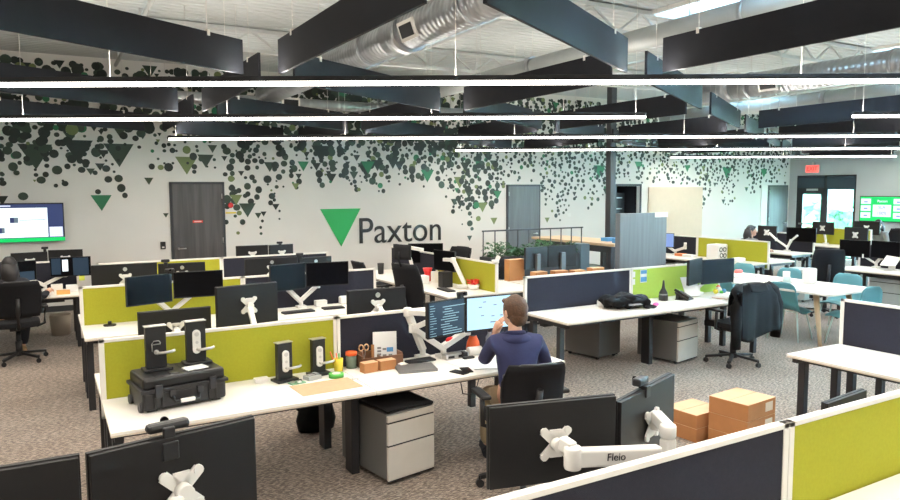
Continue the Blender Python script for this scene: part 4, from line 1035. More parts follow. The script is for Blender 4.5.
# ------------------------------------------------------------------ things on the main desk
TZ = DH+.0008
pc = thing('hard_case', 'rugged black hard case with latches and grey handle on the white desk', 'case', (.70, 4.79, TZ), 8)
PW, PD, PH = .52, .34, .215
MB().bb(-PW/2, PW/2, -PD/2, PD/2, .012, PH*.60).build('base_shell', M_blk, pc, bevel=.018)
MB().bb(-PW/2+.005, PW/2-.005, -PD/2+.005, PD/2-.005, PH*.66, PH).build('lid', M_blk, pc, bevel=.018)
MB().bb(-PW/2-.012, PW/2+.012, -PD/2-.012, PD/2+.012, PH*.58, PH*.68).build('seam_rim', M_blkm, pc, bevel=.004)
for x in (-.19, -.145, .145, .19): MB().bb(x-.006, x+.006, -PD/2-.009, -PD/2+.002, .02, PH*.58).build('rib', M_blk, pc, bevel=.002)
for x in (-.168, .168): MB().bb(x-.022, x+.022, -PD/2-.024, -PD/2-.002, PH*.42, PH*.80).build('latch', M_blkm, pc, bevel=.004)
h = MB().tube([(-.085, -PD/2-.008, .095), (-.075, -PD/2-.03, .055), (.075, -PD/2-.03, .055), (.085, -PD/2-.008, .095)], .010, 8).build('handle', M_blk, pc)
MB().bb(-.045, .045, -PD/2-.044, -PD/2-.018, .043, .066).build('grey_grip', M_wht, h, bevel=.005)
for x in (-.085, .085): MB().bb(x-.018, x+.018, -PD/2-.02, -PD/2+.002, .085, .125).build('handle_mount', M_blkm, pc, bevel=.003)
for x in (-.15, -.05, .05, .15): MB().bb(x-.03, x+.03, -PD/2+.04, PD/2-.04, PH, PH+.004).build('lid_ridge', M_blk, pc, bevel=.002)
for y in (-PD/2+.05, PD/2-.05): MB().cyl((-PW/2-.014, y, .032), (-PW/2+.01, y, .032), .031, n=16).build('wheel', M_blkm, pc)
for x in (-PW/2+.06, PW/2-.06): MB().bb(x-.03, x+.03, -PD/2+.03, PD/2-.03, 0, .02).build('foot', M_blk, pc)
pp = tag(MB().bb(-.07, .07, -.05, .05, 0, .006).build('printed_leaflet', M_paper), 'white leaflet lying on top of the black hard case', 'leaflet')
pp.location = (.80, 4.72, TZ+PH+.0045); pp.rotation_euler = (0, 0, R(15))
tag(pp, pp['label'], 'leaflet')
def lock_unit(label, x, y, z, rz, h=.24, w=.105, reader='plate', base=True, silver=False):
    t = thing('door_handle_demo', label, 'handle demo', (x, y, z), rz)
    MB().bb(-w/2, w/2, -.022, .022, .018, h).build('block', M_blk, t, bevel=.003)
    MB().bb(-w/2-.005, w/2+.005, -.028, .034, h, h+.006).build('top_cap', M_silver, t, bevel=.001)
    MB().bb(-w/2-.02, w/2+.03, -.06, .06, 0, .018).build('base_plate', M_blk, t, bevel=.003)
    if reader == 'plate':
        e = MB(); e.bm.free(); e.bm = bmesh.new()
        pts = []
        for i in range(17): a = PI*i/16; pts.append((.026*math.cos(a), h*.72+.026*math.sin(a)))
        for i in range(17): a = PI+PI*i/16; pts.append((.026*math.cos(a), h*.34+.026*math.sin(a)))
        e.prism(pts, .014, Matrix.Translation((0, -.022, 0)) @ Matrix.Rotation(R(90), 4, 'X')).build('reader_plate', M_wht, t, bevel=.002)
        MB().cyl((0, -.037, h*.71), (0, -.040, h*.71), .015, n=18).cyl((0, -.037, h*.52), (0, -.040, h*.52), .010, n=14).build('reader_ring', M_silver, t)
        zz = h*.36
    else:
        MB().tube([(-.025, -.024, h*.44), (-.027, -.026, h*.62), (-.015, -.03, h*.68), (.015, -.03, h*.68), (.026, -.026, h*.62), (.026, -.024, h*.60), (-.02, -.026, h*.60)], .0035, 6).build('reader_outline', M_silver, t)
        zz = h*.42
    MB().cyl((0, -.022, zz), (0, -.065, zz), .010).tube([(0, -.062, zz), (.03, -.068, zz), (.085, -.066, zz+.002), (.105, -.058, zz+.006)], .009, 10).cyl((0, -.022, zz), (0, -.03, zz), .016).build('lever_handle', M_silver, t)
    return t
zt = TZ+PH+.0045
lock_unit('left handle unit on the hard case, lever only on black block', .575, 4.80, zt, 5, h=.285, w=.125, reader='outline')
lock_unit('right handle unit on the hard case, with white reader plate', .83, 4.85, zt, 5, h=.285, w=.125)
lock_unit('left one of two handle units standing on the desk by the olive partition', 1.44, 4.90, TZ, 12, h=.28, w=.115)
lock_unit('right one of two handle units on the desk, next to the yellow cup', 1.71, 4.94, TZ, 8, h=.27, w=.105)
tag(MB().bb(1.24, 1.34, 4.93, 4.99, TZ, TZ+.03).build('white_adapter', M_wht, bevel=.004), 'small white adapter left of the desk handle units', 'adapter')
tm = tag(MB().bb(-.22, .22, -.14, .14, 0, .0025).build('cutting_mat', M_tan), 'tan mat lying flat on the white desk', 'mat'); tm.location = (1.65, 4.60, TZ); tm.rotation_euler = (0, 0, R(2))
def pcb(label, x, y, z, rz, w=.11, d=.07):
    t = thing('circuit_board', label, 'circuit board', (x, y, z), rz)
    MB().bb(-w/2, w/2, -d/2, d/2, 0, .006).build('board', M_pcb, t)
    for i, (a, b) in enumerate(((-.3, .1), (.1, -.2), (.3, .25))): MB().bb(w*a-.012, w*a+.012, d*b-.01, d*b+.01, .006, .018).build('component', (M_silver, M_wht, M_blk)[i], t)
pcb('small green circuit board in front of the left desk handle unit', 1.50, 4.79, TZ, 12)
cc = thing('clear_box', 'clear plastic box of parts between the two desk handle units', 'box', (1.63, 4.84, TZ), 15)
MB().bb(-.055, .055, -.04, .04, 0, .03).build('tray', mat('clear_plastic', (.75, .80, .78), .2, trans=.5), cc, bevel=.003)
MB().bb(-.04, .01, -.025, .02, .0305, .036).bb(.015, .045, -.02, .03, .0305, .04).build('contents', M_greyc, cc)
gt = thing('tape_reel', 'bright green reel with white label right of the clear box', 'reel', (1.80, 4.80, TZ), 0)
MB().cyl((0, 0, 0), (0, 0, .028), .055, n=24).build('reel', M_greenp, gt)
MB().cyl((0, 0, .028), (0, 0, .031), .032, n=20).build('white_disc', M_wht, gt)
tag(MB().cyl((1.87, 4.66, TZ+.008), (1.92, 4.67, TZ+.008), .008, n=10).build('small_marker', M_paper), 'tiny white piece lying on the tan mat', 'marker')
yc = thing('pen_cup', 'yellow cup holding orange pens', 'cup', (1.875, 4.95, TZ), 0)
MB().lathe([(.001, .004), (.033, .004), (.036, .10), (.033, .10), (.030, .008)], n=20).build('cup', M_yellow, yc)
for i, (a, b) in enumerate(((-.02, .01), (.0, -.01), (.015, .012))): MB().cyl((a*.6, b, .01), (a*2-.02, b, .155-.01*i), .005, n=8).build('pen', M_orange if i < 2 else M_greenp, yc)
jr = thing('glass_jar', 'glass jar with orange lid behind the small cartons', 'jar', (2.00, 5.00, TZ), 0)
MB().cyl((0, 0, 0), (0, 0, .10), .042, n=20).build('jar', mat('jar_glass', (.25, .33, .25), .15, trans=.4), jr)
MB().cyl((0, 0, .10), (0, 0, .125), .044, n=20).build('lid', M_orange, jr)
wt = thing('wooden_organiser', 'brown wooden desk organiser tray behind two small cartons', 'organiser', (2.22, 4.965, TZ), -2)
MB().bb(-.17, .17, -.08, -.07, 0, .085).build('front_panel', M_brownw, wt, bevel=.001)
MB().bb(-.17, .17, .07, .08, 0, .105).build('back_panel', M_brownw, wt)
MB().bb(-.17, -.16, -.07, .07, 0, .10).bb(.16, .17, -.07, .07, 0, .10).bb(-.16, .16, -.07, .07, 0, .008).build('side_panels', M_brownw, wt)
MB().bb(-.01, 0, -.07, .07, .008, .08).build('divider', M_brownw, wt)
sc = thing('scissors', 'scissors with pale grips standing in the wooden organiser', 'scissors', (2.09, 4.965, TZ+.009), 0)
for s in (-1, 1):
    pts = [(s*.022+.018*math.cos(a), 0, .145+.024*math.sin(a)) for a in [2*PI*i/12 for i in range(13)]]
    g = MB().tube(pts, .0055, 6).build('finger_grip', M_cardt, sc)
    MB().bar((s*.015, 0, .125), (-s*.01, 0, .0), .012, .003).build('blade', M_silver, sc)
tag(MB().bb(2.15, 2.175, 4.955, 4.965, TZ+.009, TZ+.17).build('wooden_block', M_card, bevel=.002), 'upright light brown strip between scissors and envelope', 'strip')
en = thing('paper_envelope', 'white printed envelope with small pictures standing in the organiser', 'envelope', (2.275, 4.975, TZ+.009), -3); en.rotation_euler = (R(-8), R(3), R(-3))
MB().bb(-.10, .10, 0, .006, 0, .245).build('sheet', M_paper, en)
q = MB()
for (a, b) in ((-.065, .11), (-.065, .085), (-.065, .06), (-.02, .10), (-.02, .05), (.03, .05), (-.065, .035), (.03, .03)): q.bb(a, a+.032, -.001, 0, b, b+.016)
q.build('picture_grid', M_greyc, en); MB().bb(.015, .07, -.001, 0, .085, .12).build('blue_picture', M_blue, en)
carton('small light carton, left one in front of the organiser', 2.07, 4.82, TZ, 6, w=.12, d=.075, h=.075, lab=False)
carton('small light carton, right one in front of the organiser', 2.215, 4.825, TZ, 3, w=.135, d=.075, h=.075, lab=False)
tag(MB().sheet(lambda u, v: (2.33+.05*u, 4.80+.06*v, TZ+.012+.012*math.sin(u*PI)*math.sin(v*PI)), 8, 8, .02).build('white_mouse', M_wht), 'white mouse right of the small cartons', 'mouse')
lp = thing('closed_laptop', 'closed grey laptop lying on the desk', 'laptop', (2.405, 4.70, TZ), -14)
MB().bb(-.15, .15, -.105, .105, .0, .012).build('base', M_greyc, lp, bevel=.004)
MB().bb(-.15, .15, -.105, .105, .0125, .020).build('lid', mat('laptop_lid', (.17, .165, .16), .5, .4), lp, bevel=.003)
kb = thing('keyboard', 'black keyboard behind the closed laptop', 'keyboard', (2.55, 4.90, TZ), 4)
MB().bb(-.12, .12, -.05, .05, 0, .016).build('body', M_blk, kb, bevel=.004)
q = MB()
for i in range(12):
    for j in range(4): q.bb(-.112+i*.0188, -.112+i*.0188+.015, -.042+j*.021, -.042+j*.021+.017, .016, .020)
q.build('keys', M_blkm, kb)
dk_ = thing('docking_station', 'silver docking box with ports below the code screen', 'dock', (2.84, 4.86, TZ), 4)
MB().bb(-.10, .10, -.035, .035, 0, .045).build('body', M_silver, dk_, bevel=.004)
MB().bb(-.08, -.02, -.037, -.0352, .01, .03).bb(.02, .08, -.037, -.0352, .01, .03).build('ports', M_blk, dk_)
tag(MB().ball((2.845, 4.93, TZ+.135), .028, (1.5, 1, 1)).build('red_ball', M_red), 'small red object resting in the white V arm', 'ball')
tag(MB().cyl((2.98, 4.87, TZ+.036), (3.10, 4.86, TZ+.036), .036, n=20).build('white_speaker', M_wht, bevel=.004), 'white cylinder lying right of the docking box', 'cylinder')
tag(MB().bb(2.895, 2.94, 4.80, 4.86, TZ, TZ+.05).bb(2.88, 2.98, 4.76, 4.80, TZ, TZ+.02).build('black_headset_stand', M_blk, bevel=.008), 'small black stand right of the docking box', 'stand')
ov = thing('orange_vase', 'glossy orange rounded vase beside the pale blue screen', 'vase', (3.06, 4.92, TZ), 0)
MB().lathe([(.035, 0), (.052, .006), (.060, .05), (.052, .10), (.036, .135), (.030, .15), (.026, .15)], n=24).build('body', M_orange, ov)
MB().cyl((0, 0, 0.148), (0, 0, .152), .024, n=16).build('mouth', M_blk, ov)
for (lab, x, y, rz) in (('left black phone lying by the front edge of the desk', 2.64, 4.44, 20), ('right black phone lying by the papers on the desk', 2.72, 4.47, -15)):
    ph = thing('mobile_phone', lab, 'phone', (x, y, TZ), rz); MB().bb(-.036, .036, -.07, .07, 0, .009).build('body', M_blk, ph, bevel=.003); MB().bb(-.032, .032, -.064, .064, .009, .0098).build('glass', M_scr, ph)
for i, (x, y, rz) in enumerate(((2.83, 4.66, 8), (2.93, 4.55, -20))):
    p_ = tag(MB().bb(-.105, .105, -.148, .148, 0, .0012+.002*i).build('paper_sheet', M_paper), ('white paper sheet left of the man' if i == 0 else 'second white sheet under the left arm of the man'), 'paper'); p_.location = (x, y, TZ+.0032*i); p_.rotation_euler = (0, 0, R(rz))
bt = thing('water_bottle', 'slim grey bottle between the orange vase and the raised hand', 'bottle', (3.20, 4.88, TZ), 0)
MB().lathe([(.03, 0), (.033, .01), (.033, .13), (.018, .16), (.015, .18)], n=18).build('body', mat('bottle_grey', (.30, .32, .36), .3, trans=.3), bt)
MB().cyl((0, 0, .178), (0, 0, .20), .017, n=14).build('cap', M_blk, bt)
tag(MB().tube([(2.60, 4.36, .70), (2.61, 4.34, .60), (2.66, 4.35, .585), (2.73, 4.36, .59), (2.77, 4.36, .70)], .004, 6).build('loose_cable', M_blkm), 'thin cable loop hanging below the front edge of the desk', 'cable')
mg = thing('small_device', 'black cable puck on the desk before the left olive partition', 'puck', (.52, 7.88, TZ), 0)
MB().cyl((0, 0, 0), (0, 0, .012), .06, n=20).build('base', M_blk, mg); MB().cyl((0, 0, .012), (0, 0, .045), .018, n=12).build('knob', M_blk, mg)
def keyboard(label, x, y, rz, w=.36):
    t = thing('keyboard', label, 'keyboard', (x, y, TZ), rz)
    MB().bb(-w/2, w/2, -.06, .06, 0, .018).build('body', M_blk, t, bevel=.003)
    MB().bb(-w/2+.01, w/2-.01, -.05, .05, .018, .022).build('keys', M_blkm, t); return t
keyboard('dark keyboard below the bright white V arm', 2.42, 7.62, 3)
keyboard('dark keyboard on the desk below the centre left V arm, right side', 2.85, 7.66, -4, .25)
tag(MB().bb(2.72, 2.86, 7.88, 7.96, TZ, TZ+.07).build('white_charger', M_wht, bevel=.006), 'white charger box right of the bright white V arm', 'charger')
tag(MB().bb(3.02, 3.20, 7.86, 7.95, TZ, TZ+.10).build('white_router', M_wht, bevel=.02), 'rounded white box near the end of the dark partition', 'box')
tag(MB().bb(1.95, 2.05, 5.40, 5.46, TZ, TZ+.08).build('black_dock', M_blk, bevel=.006), 'black box behind the main partition joint', 'box')
fg = thing('black_figurine', 'small black conical figurine right of the second screen pair', 'figurine', (1.78, 7.72, TZ), 0)
MB().lathe([(.045, 0), (.05, .02), (.03, .10), (.018, .18), (.008, .25)], n=14).build('body', M_blk, fg)

# left edge desk items
tag(MB().bb(.08, .24, 10.62, 10.74, TZ, TZ+.05).build('orange_box', mat('orange_card', (.75, .40, .12), .7)), 'orange and white packet on the desk at left', 'packet')
tag(MB().bb(.02, .16, 10.80, 10.95, TZ, TZ+.11).build('white_box', M_wht, bevel=.003), 'white box beside the V arm at the left edge', 'box')
tag(MB().bb(.20, .34, 10.85, 10.95, TZ, TZ+.09).build('white_box', M_paper, bevel=.003), 'white carton right of the V arm at the left edge', 'box')
bn = thing('paper_bin', 'pale waste bin under the left edge desk', 'bin', (.12, 11.7, 0), 0)
MB().lathe([(.12, 0), (.15, .30), (.14, .30), (.115, .01)], n=18).build('body', mat('bin_beige', (.45, .38, .30), .7), bn)
sp = tag(MB().bb(-.035, .035, -.005, .005, 0, .10).build('white_card', M_paper), 'white card standing on the left olive partition', 'card'); sp.location = (.72, 8.04, 1.1205)

# right bench items
bg_ = thing('black_backpack', 'lumpy black backpack lying on the desk', 'bag', (5.78, 5.95, TZ), -12)
r = random.Random(11)
MB().sheet(lambda u, v: ((u*2-1)*.27*(1-.12*abs(v*2-1)), (v*2-1)*.15, .055+.05*(math.sin(u*PI)**.5)*(math.sin(v*PI)**.5)+.022*math.sin(u*11)*math.sin(v*8)+.012*math.sin(u*23+v*5)), 28, 14, .10).build('body', M_leather, bg_)
MB().tube([(-.20, -.12, .14), (-.08, -.15, .17), (.06, -.14, .15), (.18, -.12, .11)], .012, 8).build('strap', M_black, bg_)
MB().tube([(.16, -.16, .03), (.25, -.20, .02), (.32, -.14, .015), (.27, -.05, .03)], .012, 8).build('strap', M_black, bg_)
MB().bb(-.05, .12, -.172, -.15, .05, .07).build('zip', M_silver, bg_)
tag(MB().cyl((5.55, 6.16, TZ+.04), (5.63, 6.12, TZ+.04), .04, n=16).build('paper_roll', M_wht), 'white roll left of the black backpack', 'roll')
tag(MB().ball((6.16, 5.84, TZ+.022), .022, (2.2, 1, 1)).build('pink_pouch', M_pink), 'small pink pouch right of the black backpack', 'pouch')
bo = thing('dark_bottle', 'black spray bottle standing before the lime partition', 'bottle', (6.56, 6.10, TZ), 0)
MB().lathe([(.055, 0), (.057, .05), (.05, .10), (.022, .15), (.016, .19), (.010, .25)], n=18).build('body', M_blk, bo)
MB().cyl((0, 0, .06), (0, 0, .085), .0545, n=18).build('label_band', M_greyc, bo)
dp = thing('desk_phone', 'black desk phone before the lime partition', 'phone', (6.84, 6.02, TZ), 20)
MB().box((0, 0, .045), (.20, .19, .02), rot=(R(28), 0, 0)).bb(-.1, .1, -.08, .08, 0, .012).bb(-.09, .09, .04, .075, .01, .085).build('body', M_blk, dp, bevel=.006)
MB().tube([(-.075, -.09, .03), (-.08, 0, .085), (-.075, .09, .12)], .018, 10).build('handset', M_blk, dp)
ps = thing('paper_stand', 'tilted white papers leaning beside the desk phone', 'papers', (7.08, 6.12, TZ), -12); ps.rotation_euler = (0, 0, R(-12))
MB().box((0, .02, .13), (.22, .008, .26), rot=(R(-30), 0, 0)).build('sheets', M_paper, ps); MB().box((-.02, .055, .09), (.03, .06, .17)).build('rest', M_blk, ps)
ty = thing('soft_toys', 'cluster of small bright toys on the lime partition desk', 'toys', (7.62, 6.12, TZ), 0)
for (a, b, z, rad, m) in ((-.08, 0, .035, .035, M_yellow), (0, .02, .045, .045, M_wht), (.07, -.01, .03, .03, M_blue), (.03, .05, .075, .03, M_orange), (-.03, -.05, .025, .025, M_greenp)): MB().ball((a, b, z), rad).build('toy', m, ty)
ms = thing('magazine_pile', 'untidy pile of papers by the jacket chair', 'papers', (7.28, 5.80, TZ), 15)
for i in range(4): MB().box((.01*i, .008*(-1)**i, .006+.011*i), (.26, .19, .010), rot=(0, 0, R(7*i-8))).build('magazine', (M_paper, mat('brown_cover', (.35, .22, .14), .6), M_paper, M_wht)[i], ms)
nt_ = thing('pinned_notice', 'blue and white notice pinned on the lime partition', 'notice', (6.42, 6.298, 1.02), 0)
MB().bb(-.055, .055, -.003, .003, -.08, .08).build('sheet', M_paper, nt_); MB().bb(-.05, .05, -.005, -.003, -.07, -.01).bb(-.05, .05, -.005, -.003, .03, .075).build('blue_print', mat('print_blue', (.10, .32, .60), .7), nt_)
for i, z in enumerate((1.05, .96)): 
    q = tag(MB().bb(-.028, .028, -.003, .003, -.035, .035).build('pinned_card', M_paper), ('upper' if i == 0 else 'lower')+' small card on the white post left of the lime fabric', 'card'); q.location = (6.245, 6.296, z)

# centre bench items
rv = thing('red_cup', 'tall red cup on the desk below the company sign', 'cup', (4.95, 9.25, TZ), 0)
MB().lathe([(.04, 0), (.06, .01), (.05, .12), (.075, .20), (.07, .20), (.045, .12)], n=18).build('body', M_red, rv)
for (nm, lab, c, d, m) in (('yellow_box', 'small yellow box behind the black box at centre', (5.06, 8.95, .11), (.09, .09, .22), M_yellow), ('white_tub', 'white tub beside the yellow box', (5.0, 9.08, .08), (.12, .12, .16), M_wht),
        ('black_box', 'black box on the centre desk left of the white folded arm', (4.86, 8.55, .11), (.16, .14, .22), M_blk), ('white_carton', 'white carton left of the folded arms', (4.72, 9.05, .06), (.22, .16, .12), M_paper)):
    o = tag(MB().box((0, 0, 0), d).build(nm, m, bevel=.006), lab, 'box'); o.location = (c[0], c[1], TZ+c[2])
tp = thing('potted_plant', 'white pot with red flowers before the short olive partition', 'plant', (5.06, 8.12, TZ), 0)
MB().lathe([(.05, 0), (.07, .01), (.085, .07), (.08, .07)], n=16).build('pot', M_wht, tp)
lv = MB(); r = random.Random(4)
for i in range(90):
    s = .02; Mq = Matrix.Translation((r.uniform(-.07, .07), r.uniform(-.07, .07), .08+r.random()*.06)) @ Euler((r.uniform(-1, 1), r.uniform(-1, 1), r.uniform(0, 6))).to_matrix().to_4x4(); lv._add([(0, -s, 0), (s*.6, 0, 0), (0, s, 0), (-s*.6, 0, 0)], [(0, 1, 2, 3)], Mq)
lv.build('flowers', M_red, tp)
tag(MB().lathe([(.03, 0), (.07, .01), (.09, .05), (.085, .05)], (4.98, 8.28, TZ), n=18).build('white_bowl', M_wht), 'white bowl left of the red flowers', 'bowl')
bc = thing('black_tumbler', 'black tumbler at the far end of the desk left of the tall chair', 'cup', (4.72, 10.45, TZ), 0)
MB().lathe([(.035, 0), (.045, .01), (.055, .18), (.05, .18)], n=16).build('body', M_blk, bc)
keyboard('black keyboard near the red cup', 4.72, 9.55, 80)
keyboard('black keyboard below the white folded arm', 4.70, 8.25, 85)
hs = thing('white_flag_clip', 'white clip on top of the olive partition end post', 'clip', (5.18, 7.76, 1.1205), 0)
MB().bb(-.05, .05, -.02, .02, 0, .05).build('body', M_wht, hs, bevel=.01); MB().box((.04, 0, .07), (.05, .03, .06), rot=(0, R(30), 0)).build('tab', M_wht, hs)
# desk before planter
carton('tall pinkish carton standing left of the monitor backs', 6.13, 8.66, TZ, 5, w=.30, d=.12, h=.32, lab=False)
carton('light carton leaning low, left in front of the monitor backs', 6.24, 8.20, TZ, 8, w=.22, d=.14, h=.17, lab=False)
carton('light carton under the left monitor stand, second from left', 6.70, 8.30, TZ, -4, w=.24, d=.14, h=.15, lab=False)
carton('light carton between the two metal stands', 7.02, 8.26, TZ, 3, w=.22, d=.14, h=.14, lab=False)
carton('light carton at the right end of the desk before the planter', 7.42, 8.30, TZ, 0, w=.24, d=.14, h=.15, lab=False)
tag(MB().box((0, 0, 0), (.20, .12, .06)).build('red_pack', M_red, bevel=.01), 'dark red pack among the cartons', 'pack').location = (6.62, 8.13, TZ+.031)
tag(MB().box((0, 0, 0), (.18, .12, .07)).build('pink_pack', mat('coral', (.80, .22, .18), .6), bevel=.015), 'coral red pack right of the dark red pack', 'pack').location = (6.88, 8.12, TZ+.036)
# meeting table items
for (nm, lab, c, s, m) in (('green_bag', 'crumpled jade green bag on the meeting table', (9.15, 8.02), (1.6, 1.1, .8), M_jade), ('pale_bag', 'pale blue bag behind the jade green bag', (9.42, 8.12), (1.5, 1, .8), mat('pale_teal', (.35, .62, .62), .7)), ('green_pouch', 'small green pouch left of the jade bag', (8.92, 7.9), (.8, .8, .9), M_jade)):
    r = random.Random(len(lab)); tag(MB().ball((0, 0, 0), .085, s, jit=.014, rnd=r).build(nm, m), lab, 'bag').location = (*c, TZ+.072 if s[2] < .9 else TZ+.08)
for i, (x, y) in enumerate(((9.42, 7.45), (9.60, 7.36), (9.52, 7.52))):
    tag(MB().ball((0, 0, 0), .05, (1.7, 1.1, .8), jit=.008, rnd=random.Random(i)).build('red_snack_pack', mat('coral_pack', (.78, .12, .10), .6)), ('left', 'right', 'rear')[i]+' red snack pack on the meeting table', 'pack').location = (x, y, TZ+.042)
tag(MB().box((0, 0, 0), (.42, .28, .035)).build('white_tray', M_paper, bevel=.006), 'flat white tray of snacks on the meeting table', 'tray').location = (9.3, 7.1, TZ+.0185)
tag(MB().box((0, 0, 0), (.16, .14, .22)).build('white_canister', M_wht, bevel=.02), 'white upright box on the meeting table', 'box').location = (9.55, 6.12, TZ+.111)
tag(MB().cyl((0, 0, -.08), (0, 0, .08), .05, n=18).build('white_cup', M_wht), 'white cup left of the upright box on the meeting table', 'cup').location = (9.35, 6.35, TZ+.081)
tag(MB().cyl((0, 0, -.05), (0, 0, .05), .05, n=18).build('pale_green_cup', M_tealleg), 'pale green cup on the meeting table near the white cup', 'cup').location = (9.22, 6.25, TZ+.051)
# right middle desk items
wr = thing('white_rack', 'white magazine rack with black loops beside the olive partition', 'rack', (11.28, 9.15, TZ), 5)
MB().bb(-.16, .16, -.13, .13, 0, .30).build('body', M_wht, wr, bevel=.02)
for (a, b) in ((-.07, .20), (.05, .20), (-.05, .09), (.06, .08)): 
    pts = [(a+.045*math.cos(t_), -.134, b+.04*math.sin(t_)) for t_ in [2*PI*i/12 for i in range(13)]]; MB().tube(pts, .008, 6).build('loop', M_blk, wr)
tag(MB().box((0, 0, 0), (.22, .34, .03)).build('orange_folder', mat('orange_folder', (.70, .22, .08), .7)), 'orange folder on the desk near the pale blue screen', 'folder').location = (10.98, 10.75, TZ+.016)
tag(MB().box((0, 0, 0), (.15, .24, .05)).build('white_book', M_paper), 'white book on the desk right of the pale blue screen', 'book').location = (11.2, 9.75, TZ+.026)
tag(MB().box((0, 0, 0), (.14, .2, .05)).build('orange_book', MATS['orange_folder']), 'orange book left of the white book', 'book').location = (11.25, 10.02, TZ+.026)
tag(MB().box((0, 0, 0), (.20, .16, .09)).build('white_carton', M_wht, bevel=.02), 'white carton on the desk end before the olive partition', 'box').location = (11.15, 8.55, TZ+.046)
tag(MB().box((0, 0, 0), (.20, .14, .06)).build('black_carton', M_blk, bevel=.02), 'small black pouch on the desk end before the olive partition', 'pouch').location = (11.3, 8.75, TZ+.031)
ls = thing('laptop_stand', 'tilted pale laptop stand below the far right screens', 'stand', (12.12, 6.35, TZ), -90)
MB().box((0, 0, .17), (.24, .26, .012), rot=(R(38), 0, R(0))).build('plate', M_alu, ls); MB().bb(-.06, .06, -.08, .10, 0, .012).bb(-.05, .05, .02, .05, .01, .16).build('foot', M_wht, ls)
tag(MB().box((0, 0, 0), (.20, .22, .08)).build('white_case', M_wht, bevel=.02), 'white rounded case on the desk at the far right edge', 'box').location = (12.05, 5.95, TZ+.041)

